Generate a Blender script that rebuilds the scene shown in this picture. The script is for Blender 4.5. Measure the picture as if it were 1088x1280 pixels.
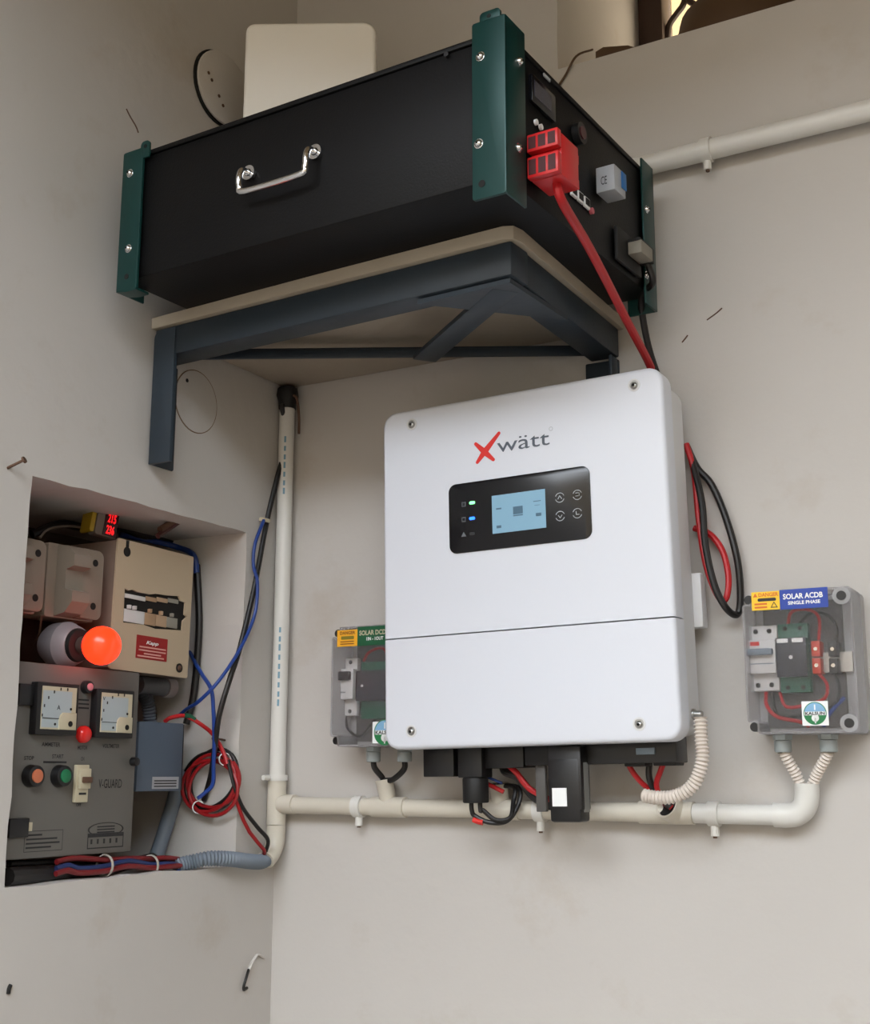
import bpy, bmesh, math, random
from mathutils import Matrix, Vector
random.seed(7)
for o in list(bpy.data.objects): bpy.data.objects.remove(o, do_unlink=True)
S = bpy.context.scene
COL = S.collection

# ------------------------------------------------------------------ camera
FPX = 1584.8
HEAD, PITCH, ROLL = math.radians(29.427), math.radians(11.659), math.radians(0.135)
CAM = Vector((1.186, -1.610, 1.5))
fw = Vector((-math.sin(HEAD)*math.cos(PITCH), math.cos(HEAD)*math.cos(PITCH), math.sin(PITCH)))
rt0 = Vector((math.cos(HEAD), math.sin(HEAD), 0)); up0 = rt0.cross(fw)
rt = math.cos(ROLL)*rt0 + math.sin(ROLL)*up0
up = -math.sin(ROLL)*rt0 + math.cos(ROLL)*up0
cd = bpy.data.cameras.new('camera'); cam = bpy.data.objects.new('camera', cd); COL.objects.link(cam)
cam.matrix_world = Matrix(((rt.x, up.x, -fw.x, CAM.x), (rt.y, up.y, -fw.y, CAM.y), (rt.z, up.z, -fw.z, CAM.z), (0, 0, 0, 1)))
cd.sensor_fit = 'HORIZONTAL'; cd.sensor_width = 36; cd.lens = 36*FPX/1088; cd.clip_start = 0.02
S.camera = cam

# ------------------------------------------------------------------ light: overcast sky into an open-sided porch
w = bpy.data.worlds.new('overcast_sky'); S.world = w; w.use_nodes = True
bg = w.node_tree.nodes['Background']; bg.inputs[0].default_value = (0.87, 0.93, 1.0, 1); bg.inputs[1].default_value = 8.5
S.view_settings.view_transform = 'Standard'; S.view_settings.look = 'None'
S.view_settings.gamma = 1; S.view_settings.use_curve_mapping = False
S.view_settings.exposure = 0.35

# ------------------------------------------------------------------ pixel -> point
def ray(px, py):
    return fw + rt*((px-544)/FPX) - up*((py-640)/FPX)
def P(px, py, x=None, y=None, z=None):
    d = ray(px, py)
    t = (x-CAM.x)/d.x if x is not None else (y-CAM.y)/d.y if y is not None else (z-CAM.z)/d.z
    return CAM + d*t
def lp(F, px, py, Y=0.0):
    """pixel -> (X, Z) in frame F on its plane local Y"""
    I = F.inverted(); c = I @ CAM; d = I.to_3x3() @ ray(px, py); t = (Y-c.y)/d.y; q = c + d*t
    return q.x, q.z
def rp(F, Y, xl, xr, yt, yb):
    xm, ym = (xl+xr)/2, (yt+yb)/2
    return lp(F, xl, ym, Y)[0], lp(F, xr, ym, Y)[0], lp(F, xm, yb, Y)[1], lp(F, xm, yt, Y)[1]   # X0 X1 Z0 Z1
T = Matrix.Translation
def RZ(a): return Matrix.Rotation(math.radians(a), 4, 'Z')
def RY(a): return Matrix.Rotation(math.radians(a), 4, 'Y')
def RX(a): return Matrix.Rotation(math.radians(a), 4, 'X')
RW = Matrix.Identity(4)
LW = RZ(90)                                     # local X = along left wall to the right, local Y = into the wall

# ------------------------------------------------------------------ materials
def lin(c):
    return tuple(((v/255)/12.92 if v/255 <= .04045 else ((v/255+.055)/1.055)**2.4) for v in c)
MATS = {}
def mat(name, rgb, rough=.5, metal=0., var=0., vscale=8., bump=0., bscale=60., emit=0., spec=.5, coat=0., grime=None, gscale=3.):
    if name in MATS: return MATS[name]
    m = bpy.data.materials.new(name); m.use_nodes = True; n = m.node_tree.nodes; l = m.node_tree.links
    b = n['Principled BSDF']; c = lin(rgb)
    b.inputs['Base Color'].default_value = (*c, 1); b.inputs['Roughness'].default_value = rough; b.inputs['Metallic'].default_value = metal
    b.inputs['Specular IOR Level'].default_value = spec; b.inputs['Coat Weight'].default_value = coat
    tc = n.new('ShaderNodeTexCoord'); src = None
    if var:
        nz = n.new('ShaderNodeTexNoise'); nz.inputs['Scale'].default_value = vscale; nz.inputs['Detail'].default_value = 6
        l.new(tc.outputs['Object'], nz.inputs['Vector'])
        mx = n.new('ShaderNodeMix'); mx.data_type = 'RGBA'
        mx.inputs[6].default_value = (*[v*(1-var) for v in c], 1); mx.inputs[7].default_value = (*[min(1, v*(1+var*.6)) for v in c], 1)
        l.new(nz.outputs['Fac'], mx.inputs[0]); src = mx.outputs[2]
    if grime:
        gz = n.new('ShaderNodeTexNoise'); gz.inputs['Scale'].default_value = gscale; gz.inputs['Detail'].default_value = 9; gz.inputs['Roughness'].default_value = .65
        l.new(tc.outputs['Object'], gz.inputs['Vector'])
        rmp = n.new('ShaderNodeValToRGB'); rmp.color_ramp.elements[0].position = .56; rmp.color_ramp.elements[1].position = .82
        rmp.color_ramp.elements[1].color = (.7, .7, .7, 1)
        l.new(gz.outputs['Fac'], rmp.inputs[0])
        m2 = n.new('ShaderNodeMix'); m2.data_type = 'RGBA'
        if src: l.new(src, m2.inputs[6])
        else: m2.inputs[6].default_value = (*c, 1)
        m2.inputs[7].default_value = (*lin(grime), 1)
        l.new(rmp.outputs[0], m2.inputs[0]); src = m2.outputs[2]
    if src: l.new(src, b.inputs['Base Color'])
    if bump:
        bz = n.new('ShaderNodeTexNoise'); bz.inputs['Scale'].default_value = bscale; bz.inputs['Detail'].default_value = 4
        l.new(tc.outputs['Object'], bz.inputs['Vector'])
        bp = n.new('ShaderNodeBump'); bp.inputs['Strength'].default_value = bump; bp.inputs['Distance'].default_value = .004
        l.new(bz.outputs['Fac'], bp.inputs['Height']); l.new(bp.outputs[0], b.inputs['Normal'])
    if emit:
        b.inputs['Emission Color'].default_value = (*c, 1); b.inputs['Emission Strength'].default_value = emit
    MATS[name] = m; return m
def clear(name, rgb, refl=.12, tint=1.0):
    m = bpy.data.materials.new(name); m.use_nodes = True; n = m.node_tree.nodes; l = m.node_tree.links
    for x in list(n): n.remove(x)
    o = n.new('ShaderNodeOutputMaterial'); a = n.new('ShaderNodeBsdfTransparent'); g = n.new('ShaderNodeBsdfPrincipled'); mx = n.new('ShaderNodeMixShader')
    a.inputs[0].default_value = (*[v*tint for v in lin(rgb)], 1)
    g.inputs['Base Color'].default_value = (*lin(rgb), 1); g.inputs['Roughness'].default_value = .12
    mx.inputs[0].default_value = refl
    l.new(a.outputs[0], mx.inputs[1]); l.new(g.outputs[0], mx.inputs[2]); l.new(mx.outputs[0], o.inputs[0]); return m

M_wall = mat('painted_plaster', (194, 190, 185), .75, var=.10, vscale=2.3, bump=.35, bscale=22, grime=(170, 156, 138), gscale=5)
M_slab = mat('stone_slab', (168, 158, 142), .7, var=.12, vscale=9, bump=.3, bscale=50, grime=(150, 135, 115))
M_floor = mat('floor_cement', (100, 94, 88), .6, var=.12, vscale=3, bump=.1)
M_ceil = mat('ceiling_paint', (150, 132, 104), .8, var=.05)
M_white = mat('white_powder_coat', (216, 220, 229), .38)
M_whiteside = mat('white_body_coat', (214, 215, 217), .45)
M_black = mat('black_plastic', (20, 20, 22), .42)
M_soft = mat('black_rubber', (14, 14, 15), .6)
M_gloss = mat('black_gloss', (16, 17, 22), .18)
M_batt = mat('black_steel_coat', (9, 9, 11), .5, bump=.08, bscale=400, spec=.22)
M_green = mat('teal_green_steel', (11, 58, 56), .38, metal=.25, var=.12, vscale=14)
M_chrome = mat('chrome', (225, 226, 228), .16, 1.)
M_steel = mat('zinc_steel', (178, 178, 176), .35, 1.)
M_frame = mat('blue_grey_painted_steel', (38, 49, 59), .48, var=.18, vscale=7, bump=.1)
M_pvc = mat('white_pvc', (216, 215, 210), .35, var=.05, vscale=5)
M_pvcb = mat('ivory_pvc', (206, 200, 186), .42, var=.06, vscale=6)
M_hose = mat('cream_corrugated', (214, 205, 196), .5)
M_greyhose = mat('grey_corrugated', (112, 122, 134), .5)
M_red = mat('red_cable', (178, 24, 30), .42)
M_redplug = mat('red_plug', (200, 32, 36), .35)
M_bcab = mat('black_cable', (22, 20, 20), .45)
M_blue = mat('blue_cable', (28, 62, 138), .42)
M_panel = mat('grey_panel_paint', (102, 100, 95), .45, var=.06, vscale=9)
M_bgrey = mat('blue_grey_box_paint', (84, 97, 113), .45)
M_cream = mat('cream_enamel', (188, 171, 145), .42, var=.06, vscale=10)
M_creamd = mat('cream_dial', (190, 182, 156), .45)
M_dial = mat('pale_dial', (168, 180, 184), .5)
M_porc = mat('old_porcelain', (134, 123, 110), .4, var=.1, vscale=12)
M_boxgrey = mat('grey_box_base', (170, 170, 170), .5)
M_mcb = mat('breaker_white', (212, 212, 212), .45)
M_mgrey = mat('breaker_toggle_grey', (116, 132, 146), .45)
M_dgreen = mat('green_surge_module', (16, 92, 70), .45)
M_dark = mat('dark_recess', (12, 11, 10), .8)
M_ink = mat('dark_ink', (38, 38, 40), .6)
M_greyink = mat('grey_logo_ink', (84, 92, 104), .5)
M_logored = mat('logo_red', (214, 40, 34), .45)
M_yel = mat('yellow_sticker', (246, 200, 40), .5)
M_yel2 = mat('amber_sticker', (236, 172, 40), .5)
M_orange = mat('orange_print', (214, 108, 24), .5)
M_bluest = mat('blue_sticker', (26, 62, 158), .45)
M_greenst = mat('green_sticker', (10, 84, 52), .45)
M_paper = mat('white_sticker', (236, 238, 238), .5)
M_sky = mat('sky_blue_print', (130, 178, 214), .5)
M_leaf = mat('green_print', (24, 118, 66), .5)
M_redlab = mat('red_label', (150, 28, 28), .5)
M_wood = mat('dark_wood', (52, 32, 22), .55, var=.25, vscale=12)
M_clay = mat('brown_clay', (84, 62, 42), .6, var=.15)
M_rust = mat('rusty_iron', (92, 66, 50), .7, var=.3, vscale=60)
M_kit = mat('white_box_plastic', (244, 242, 236), .4)
M_icon = mat('icon_white', (176, 180, 186), .5)
M_clear = clear('clear_polycarbonate', (244, 243, 243), .04)
M_clearside = clear('clear_polycarbonate_side', (226, 226, 228), .30)
M_glass = clear('window_glass', (242, 230, 212), .08)  # warm tint put into the pane colour to warm the light coming through
M_bulb = mat('red_bulb_glow', (255, 40, 14), .25, emit=2.6)
M_led = mat('red_led', (255, 24, 30), .4, emit=1.2)
M_ledg = mat('green_led', (120, 255, 150), .4, emit=1.6)
M_ledb = mat('blue_led', (40, 110, 255), .4, emit=2.0)
M_lcd = mat('lcd_screen', (126, 166, 190), .25, emit=.12)
M_lcddark = mat('lcd_ink', (70, 104, 126), .4)

# ------------------------------------------------------------------ mesh builder (frame F, real world coordinates inside)
class B:
    def __init__(s, F=RW): s.bm = bmesh.new(); s.F = F
    def _add(s, vs, fs):
        v = [s.bm.verts.new(s.F @ Vector(p)) for p in vs]; r = []
        for f in fs:
            try: r.append(s.bm.faces.new([v[i] for i in f]))
            except ValueError: pass
        return v, r
    def _bev(s, edges, w, seg):
        if w > 0: bmesh.ops.bevel(s.bm, geom=edges, offset=w, segments=seg, profile=.5, affect='EDGES')
    def box(s, x0, x1, y0, y1, z0, z1, bev=0, seg=2):
        v, f = s._add([(x0,y0,z0),(x1,y0,z0),(x1,y1,z0),(x0,y1,z0),(x0,y0,z1),(x1,y0,z1),(x1,y1,z1),(x0,y1,z1)],
                      [(0,3,2,1),(4,5,6,7),(0,1,5,4),(1,2,6,5),(2,3,7,6),(3,0,4,7)])
        s._bev(list({e for q in f for e in q.edges}), bev, seg); return s
    def prism(s, pts, y0, y1, bev=0, seg=2, axis='y', skipz=None):
        """closed outline pts (a,b) extruded along axis; axis y: pts are (x,z); axis x: (y,z); axis z: (x,y)"""
        n = len(pts)
        mk = {'y': lambda p, t: (p[0], t, p[1]), 'x': lambda p, t: (t, p[0], p[1]), 'z': lambda p, t: (p[0], p[1], t)}[axis]
        v, f = s._add([mk(p, y0) for p in pts]+[mk(p, y1) for p in pts],
                      [tuple(range(n)), tuple(range(2*n-1, n-1, -1))]+[(i, i+n, (i+1) % n+n, (i+1) % n) for i in range(n)])
        bmesh.ops.recalc_face_normals(s.bm, faces=f)
        if bev:
            I = s.F.inverted(); ed = list(f[0].edges)
            if skipz is not None: ed = [e for e in ed if not all(abs((I @ v.co).z-skipz) < 1e-4 for v in e.verts)]
            s._bev(ed, bev, seg)
        return s
    def rrect(s, x0, x1, z0, z1, y0, y1, r, bev=0, seg=2, n=6):
        return s.prism(rr(x0, x1, z0, z1, r, n), y0, y1, bev, seg)
    def cyl(s, c, r, h, axis='y', seg=20, r2=None, bev=0):
        """from c along +axis for h"""
        r2 = r if r2 is None else r2; vs = []
        for rr_, t in ((r, 0), (r2, h)):
            for i in range(seg):
                a = 2*math.pi*i/seg; u, v_ = rr_*math.cos(a), rr_*math.sin(a)
                vs.append({'y': (c[0]+u, c[1]+t, c[2]+v_), 'x': (c[0]+t, c[1]+u, c[2]+v_), 'z': (c[0]+u, c[1]+v_, c[2]+t)}[axis])
        v, f = s._add(vs, [tuple(range(seg)), tuple(range(2*seg-1, seg-1, -1))]+[(i, i+seg, (i+1) % seg+seg, (i+1) % seg) for i in range(seg)])
        bmesh.ops.recalc_face_normals(s.bm, faces=f)
        if bev: s._bev(list(f[0].edges)+list(f[1].edges), bev, 2)
        return s
    def dome(s, c, r, h, seg=16, rings=4):
        """cap bulging towards -Y from a disc at c"""
        prof = [(r*math.cos(math.pi/2*k/rings), -h*math.sin(math.pi/2*k/rings)) for k in range(rings+1)]
        return s.lathe(c, (0, 1, 0), [(max(a, 1e-5), b) for a, b in prof], seg)
    def lathe(s, c, d, prof, seg=24):
        """profile [(radius, distance along d)] revolved about d through c"""
        d = Vector(d).normalized(); u = d.orthogonal().normalized(); v_ = d.cross(u); c = Vector(c); vs = []
        for r_, t in prof:
            for i in range(seg):
                a = 2*math.pi*i/seg; vs.append(c+d*t+(u*math.cos(a)+v_*math.sin(a))*r_)
        n = len(prof); fs = []
        for k in range(n-1):
            for i in range(seg): fs.append((k*seg+i, k*seg+(i+1) % seg, (k+1)*seg+(i+1) % seg, (k+1)*seg+i))
        fs.append(tuple(range(seg-1, -1, -1))); fs.append(tuple(range((n-1)*seg, n*seg)))
        v, f = s._add(vs, fs); bmesh.ops.recalc_face_normals(s.bm, faces=f); return s
    def tube(s, pts, r, seg=10, sub=8, corr=0, pitch=.005, smooth=True):
        pts = [Vector(p) for p in pts]
        path = spline(pts, sub) if smooth and len(pts) > 2 else pts
        if corr:                                                     # corrugated: resample evenly, alternate the radius
            path = resample(path, pitch/4)
        n = len(path); t0 = (path[1]-path[0]).normalized(); u = t0.orthogonal().normalized(); vs = []
        for k, p in enumerate(path):
            t = (path[min(k+1, n-1)]-path[max(k-1, 0)]).normalized()
            u = (u-t*u.dot(t)).normalized(); v_ = t.cross(u)
            rad = r+(corr*(1, .0, -1, .0)[k % 4] if corr else 0)
            for i in range(seg):
                a = 2*math.pi*i/seg; vs.append(p+(u*math.cos(a)+v_*math.sin(a))*rad)
        fs = [(k*seg+i, k*seg+(i+1) % seg, (k+1)*seg+(i+1) % seg, (k+1)*seg+i) for k in range(n-1) for i in range(seg)]
        fs.append(tuple(range(seg-1, -1, -1))); fs.append(tuple(range((n-1)*seg, n*seg)))
        v, f = s._add(vs, fs); bmesh.ops.recalc_face_normals(s.bm, faces=f); return s
    def text(s, txt, x0, x1, z0, z1, y, th=.0003, bold=0.0, shear=0.):
        c = bpy.data.curves.new('t', 'FONT'); c.body = txt; c.size = 1; c.offset = bold; c.shear = shear; c.resolution_u = 3
        o = bpy.data.objects.new('t', c); COL.objects.link(o); bpy.context.view_layer.update()
        me = bpy.data.meshes.new_from_object(o.evaluated_get(bpy.context.evaluated_depsgraph_get()))
        bpy.data.objects.remove(o); bpy.data.curves.remove(c)
        xs = [v.co.x for v in me.vertices]; ys = [v.co.y for v in me.vertices]
        ax, bx, ay, by = min(xs), max(xs), min(ys), max(ys)
        f = lambda p, yy: (x0+(p.x-ax)/(bx-ax)*(x1-x0), yy, z0+(p.y-ay)/(by-ay)*(z1-z0))
        s._add([f(v.co, y-th) for v in me.vertices], [tuple(p.vertices) for p in me.polygons])
        bpy.data.meshes.remove(me); return s
    def ring(s, c, ro, ri, y0, y1, seg=28, ex=1., ez=1., a0=0., a1=360.):
        full = abs(a1-a0) >= 360; n = seg; vs = []
        for y in (y0, y1):
            for r_ in (ro, ri):
                for i in range(n if full else n+1):
                    a = math.radians(a0+(a1-a0)*i/n); vs.append((c[0]+r_*ex*math.cos(a), y, c[1]+r_*ez*math.sin(a)))
        m = n if full else n+1; fs = []
        for i in range(n):
            j = (i+1) % m
            fs += [(i, j, m+j, m+i), (2*m+i, 3*m+i, 3*m+j, 2*m+j), (i, 2*m+i, 2*m+j, j), (m+i, m+j, 3*m+j, 3*m+i)]
        v, f = s._add(vs, fs); bmesh.ops.recalc_face_normals(s.bm, faces=f); return s
    def obj(s, name, m, parent=None, origin=None, smooth=True):
        me = bpy.data.meshes.new(name); s.bm.to_mesh(me); s.bm.free()
        M = WM[parent.name] if parent else (origin if isinstance(origin, Matrix) else T(origin or (0, 0, 0)))
        me.transform(M.inverted())
        if smooth:
            for p in me.polygons: p.use_smooth = True
            me.set_sharp_from_angle(angle=math.radians(35))
        me.materials.append(m); o = bpy.data.objects.new(name, me); COL.objects.link(o)
        if parent: o.parent = parent
        else: o.matrix_world = M
        WM[o.name] = M; return o
WM = {}
def spline(p, sub):
    q = [p[0]*2-p[1]]+p+[p[-1]*2-p[-2]]; out = []
    for i in range(1, len(q)-2):
        a, b, c, d = q[i-1], q[i], q[i+1], q[i+2]
        for k in range(sub):
            t = k/sub
            out.append(.5*((2*b)+(c-a)*t+(2*a-5*b+4*c-d)*t*t+(3*b-a-3*c+d)*t**3))
    out.append(p[-1]); return out
def resample(p, step):
    L = [0]
    for i in range(1, len(p)): L.append(L[-1]+(p[i]-p[i-1]).length)
    n = max(4, int(L[-1]/step)); out = []; j = 0
    for k in range(n+1):
        t = L[-1]*k/n
        while j < len(L)-2 and L[j+1] < t: j += 1
        out.append(p[j].lerp(p[j+1], (t-L[j])/max(1e-9, L[j+1]-L[j])))
    return out
def rr(x0, x1, z0, z1, r, n=6):
    r = r if isinstance(r, (tuple, list)) else (r,)*4               # bl, br, tr, tl
    out = []
    for (cx, cz, a), q in zip(((x0, z0, 180), (x1, z0, 270), (x1, z1, 0), (x0, z1, 90)), r):
        sx, sz = (1 if cx == x0 else -1), (1 if cz == z0 else -1)
        if q <= 0: out.append((cx, cz)); continue
        for k in range(n+1):
            t = math.radians(a+90*k/n); out.append((cx+sx*q+q*math.cos(t), cz+sz*q+q*math.sin(t)))
    return out
def tag(o, label, cat, group=None):
    o['label'] = label; o['category'] = cat
    if group: o['group'] = group
    return o
def thing(name, label, cat, M, group=None):
    o = bpy.data.objects.new(name, None); COL.objects.link(o); o.empty_display_size = .02
    o.matrix_world = M; WM[o.name] = M; return tag(o, label, cat, group)
def struct(o): o['kind'] = 'structure'; return o
def lab(o, t): o['label'] = t; return o

# ================================================================== the setting
def wall_with_hole(F, x0, x1, z0, z1, hole, thick, depth, jit=.0):
    """slab whose front face is local Y=0 with a recess (depth < thick) or an opening (depth == thick)"""
    b = B(F); hx0, hx1, hz0, hz1 = hole; bm = b.bm
    def side(a, c, n=14):
        return [(a[0]+(c[0]-a[0])*k/n+(random.uniform(-jit, jit) if 0 < k < n else 0), a[1]+(c[1]-a[1])*k/n+(random.uniform(-jit, jit) if 0 < k < n else 0)) for k in range(n)]
    cs = [(hx0, hz0), (hx1, hz0), (hx1, hz1), (hx0, hz1)]
    inner = sum((side(cs[i], cs[(i+1) % 4]) for i in range(4)), [])
    outer = [(x0, z0), (x1, z0), (x1, z1), (x0, z1)]
    V = lambda p, y: bm.verts.new(F @ Vector((p[0], y, p[1])))
    def loop(vs): return [bm.edges.new((vs[i], vs[(i+1) % len(vs)])) for i in range(len(vs))]
    vo = [V(p, 0) for p in outer]; vi = [V(p, 0) for p in inner]; eo = loop(vo); ei = loop(vi)
    bmesh.ops.triangle_fill(bm, use_beauty=True, use_dissolve=False, edges=eo+ei)
    wo = [V(p, thick) for p in outer]
    for i in range(4): bm.faces.new((vo[i], vo[(i+1) % 4], wo[(i+1) % 4], wo[i]))
    wi = [V(p, depth) for p in inner]; n = len(inner)
    for i in range(n): bm.faces.new((vi[i], vi[(i+1) % n], wi[(i+1) % n], wi[i]))
    if depth < thick: bm.faces.new(wi); bm.faces.new(wo)
    else: bmesh.ops.triangle_fill(bm, use_beauty=True, use_dissolve=False, edges=loop_edges(wo)+loop_edges(wi))
    bmesh.ops.recalc_face_normals(bm, faces=bm.faces[:])
    return b
def loop_edges(vs):
    out = []
    for i in range(len(vs)):
        a, c = vs[i], vs[(i+1) % len(vs)]
        out.append(next(e for e in a.link_edges if e.other_vert(a) is c))
    return out

NX0, NX1, NZ0, NZ1, NDEP = -.523, -.094, 1.369, 1.860, .26          # niche in the left wall
wl = struct(wall_with_hole(LW, -2.6, 0.0, 0.0, 2.899, (NX0, NX1, NZ0, NZ1), .32, NDEP, .0018).obj('wall_left', M_wall, smooth=False))
wl.data.materials.append(mat('niche_back_shade', (88, 78, 68), .85, var=.25, vscale=12, bump=.4, bscale=40))
for f_ in wl.data.polygons:                                         # niche back darkened in colour to stand in for its shade
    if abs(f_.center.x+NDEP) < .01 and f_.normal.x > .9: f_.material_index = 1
SILL = 2.545
struct(wall_with_hole(RW, -.32, 3.4, 0.0, 3.3, (.49, 2.0, SILL, 3.2), .46, .46, .001).obj('wall_right', M_wall, smooth=False))
struct(B().box(-.4, 30, -30, .5, -.08, 0).obj('floor', M_floor))
struct(B().box(-.4, 3.4, -1.75, -.001, 2.90, 3.36).obj('ceiling', M_ceil))
struct(B().box(2.6, 2.8, -2.6, -.001, 0.001, 2.899).obj('block_wall_east', mat('side_block_paint', (130, 116, 94), .8)))        # unseen wall added to close off light from the side
struct(B().box(-8, 12, -5.4, -5.2, 0.001, 3.7).obj('block_wall_south', mat('sky_block_paint', (126, 112, 92), .9, var=.2, vscale=2)))   # unseen wall added to block low sky and deepen the shade

# window above the ledge: dark wooden frame, curled iron grille, pane
WY = .36
win = struct(thing('window_1', 'dark brown wooden window with curled iron grille above plastered ledge', 'window', T((.49, WY, SILL))))
del win['category']
B().box(.492, .537, WY, WY+.06, SILL+.001, 3.198, .003).obj('frame_stile', M_wood, win)
B().box(1.94, 1.998, WY, WY+.06, SILL+.001, 3.198, .003).obj('frame_stile', M_wood, win)
B().box(.538, 1.939, WY, WY+.06, SILL+.001, SILL+.04, .003).obj('frame_rail', M_wood, win)
B().box(.538, 1.939, WY, WY+.06, 3.15, 3.198, .003).obj('frame_rail', M_wood, win)
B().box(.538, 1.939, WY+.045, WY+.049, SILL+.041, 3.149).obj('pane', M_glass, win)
for pts in (((834, 50), (837, 32), (846, 18), (854, 7), (857, -6), (852, -22), (840, -34)), ((857, -6), (863, 2), (871, 6), (881, 3), (890, -8), (893, -24))):
    B().tube([P(a, c, y=WY+.02) for a, c in pts], .006, 8).obj('grille_bar', M_wood, win)
xs_ = .655
for k in range(5):                                                 # wooden shutter boards added across the rest of the window to cut its light
    B().box(xs_+k*.256, xs_+k*.256+.254, WY+.005, WY+.03, SILL+.042, 3.148, .003).obj('blocking_shutter', M_wood, win)
for k in range(1, 3): B().box(.538, xs_-.002, WY+.052, WY+.06, SILL+.30+k*.15, SILL+.33+k*.15).obj('frame_rail', M_wood, win)
struct(B().box(-.3, 3.4, .461, 1.5, 3.3, 3.38).obj('sky_block_slab_1', M_ceil))               # unseen slab added outside to keep high sky off the window jamb

# things on the ledge
pot = B().lathe((.716, .24, SILL+.001), (0, 0, 1), [(.06, 0), (.088, .02), (.108, .06), (.114, .10), (.104, .145), (.075, .175), (.066, .185), (.076, .2), (.074, .206), (.06, .206), (.055, .18), (.09, .10), (.03, .03)], 32)
tag(pot.obj('clay_pot', M_clay, origin=(.716, .24, SILL)), 'brown round clay pot on the ledge in front of window grille', 'pot')
bl = B().box(.86, 1.06, .14, .30, SILL+.001, SILL+.14, .008)
tag(bl.obj('wooden_crate', M_wood, origin=(.96, .22, SILL)), 'dark wooden box beside clay pot on the window ledge', 'box')
q0 = P(741, 70, y=.035); q1 = P(800, 58, y=.06)
wd = B(T((q0.x, .06, SILL+.002)) @ RZ(12)).prism([(0, 0), (.09, 0), (.088, .012), (.05, .032), (.012, .036), (0, .030)], -.03, .03, .003)
tag(wd.obj('wood_offcut', M_clay, origin=(q0.x, .05, SILL)), 'brown wedge of wood lying on ledge corner below window', 'wood')
tag(B().tube([P(741, 62, y=.03), P(722, 72, y=.0)+Vector((0, -.004, 0)), P(706, 96, y=-.004), P(690, 118, y=-.006), P(670, 140, y=-.006)], .0018, 6).obj('thin_wire', M_clay, origin=(.5, 0, 2.5)),
    'thin brown wire trailing from ledge down the wall', 'wire')

# ================================================================== shelf: stone slab on a painted steel frame
u = Vector((.58, -.034, 0)).normalized(); ang = math.degrees(math.atan2(u.y, u.x))
FS = T((0.0, -.322, 0)) @ RZ(ang)                                   # X along the front bar, Y towards wall_right
SW = .581
fr = thing('shelf_frame', 'blue-grey painted steel angle frame carrying corner shelf under battery', 'bracket', T((.004, -.322, 1.9)))
ZT, ZB = 2.112, 2.070
def bar(name, F, x0, x1, y0, y1, z0, z1, bev=.0025): return B(F).box(x0, x1, y0, y1, z0, z1, bev).obj(name, M_frame, fr)
bar('front_bar', FS, .006, SW, 0, .042, ZB, ZT)
FR = T((FS @ Vector((SW, 0, 0)))) @ RZ(90+.2)
bar('side_bar', FR, .0425, .346, 0, .042, ZB, ZT)
bar('leg', FS, .006, .046, -.001, .004, 1.917, ZT-.006)
B(FS).prism(rr(.006, .046, 1.917, ZT-.002, (0, 0, 0, .012)), -.002, .004, .001).obj('leg_plate', M_frame, fr)
bar('leg', LW, -.318, -.274, -.009, -.004, 1.917, ZB-.001)
bar('leg', RW, .527, .577, -.010, -.003, 1.955, ZB-.001)
bar('leg', RW, .571, .577, -.034, -.0105, 1.955, ZB-.001)
def barp(name, a, c, wdt, z0, z1):
    a, c = Vector(a), Vector(c); d = c-a; L = d.length
    return B(T((a.x, a.y, 0)) @ RZ(math.degrees(math.atan2(d.y, d.x)))).box(0, L, -wdt/2, wdt/2, z0, z1, .001).obj(name, M_frame, fr)
p0, p1 = P(222, 445, x=.012), P(733, 447, y=-.014)
barp('diagonal_brace', p0, p1, .005, 2.0795, 2.0915)
n_ = Vector((p1.y-p0.y, p0.x-p1.x, 0)).normalized()*-.016
barp('diagonal_brace', p0+n_, p1+n_, .026, 2.0925, 2.0965)
barp('corner_brace', (.560, -.330, 0), (.345, -.150, 0), .034, 2.062, 2.069)
g = [FS @ Vector(p) for p in ((SW-.005, .006, 0), (SW-.006, .155, 0), (SW-.135, .006, 0))]
B().prism([(v.x, v.y) for v in g][::-1], 2.0625, 2.0685, axis='z').obj('gusset_plate', M_frame, fr)
slab_pts = [(.002, -.327), (.30, -.347), (.572, -.362), (.584, -.357), (.588, -.34), (.584, -.002), (.002, -.002)]
tag(B().prism(slab_pts, 2.1125, 2.129, .003, axis='z').obj('shelf_slab', M_slab, origin=(.3, -.18, 2.112)),
    'thin pale stone shelf slab wedged into room corner under battery', 'shelf')

# ================================================================== battery
FBt = T((.056, -.452, 2.1295)) @ RZ(-2.5)
BL, BD, BH = .577, .415, .176
ba = thing('battery_pack', 'large black rack battery with teal corner brackets lying on corner shelf', 'battery', FBt)
B(FBt).box(.006, BL-.003, .004, BD, 0, BH-.007, .0015).obj('case', M_batt, ba)
B(FBt).box(.004, BL-.001, .0015, BD+.002, BH-.0065, BH, .001).obj('lid', M_batt, ba)
def bscrew(F, X, Z, par, r=.005, y=0.):
    B(F).cyl((X, y-.001, Z), r*1.25, .001, seg=18).dome((X, y-.001, Z), r, .004).obj('screw', M_chrome, par)
    B(F).cyl((X, y-.0056, Z), r*.33, .001, seg=6).obj('screw_socket', M_dark, par)
def lbracket(x0, x1, sidex, z0, z1, name):
    o = B(FBt).prism(rr(x0, x1, z0, z1, .003), -.003, 0.001, .0006)
    o.box(min(sidex, sidex+.0), sidex+.003, -.002, .046, z0, z1, .0008)
    return o
lbr = lbracket(0, .036, -.001, -.016, BH+.004, 'l').prism(rr(.031, .047, BH-.012, BH+.012, (0, 0, .006, .006)), -.003, .0, .0004).obj('corner_bracket', M_green, ba)
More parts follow.
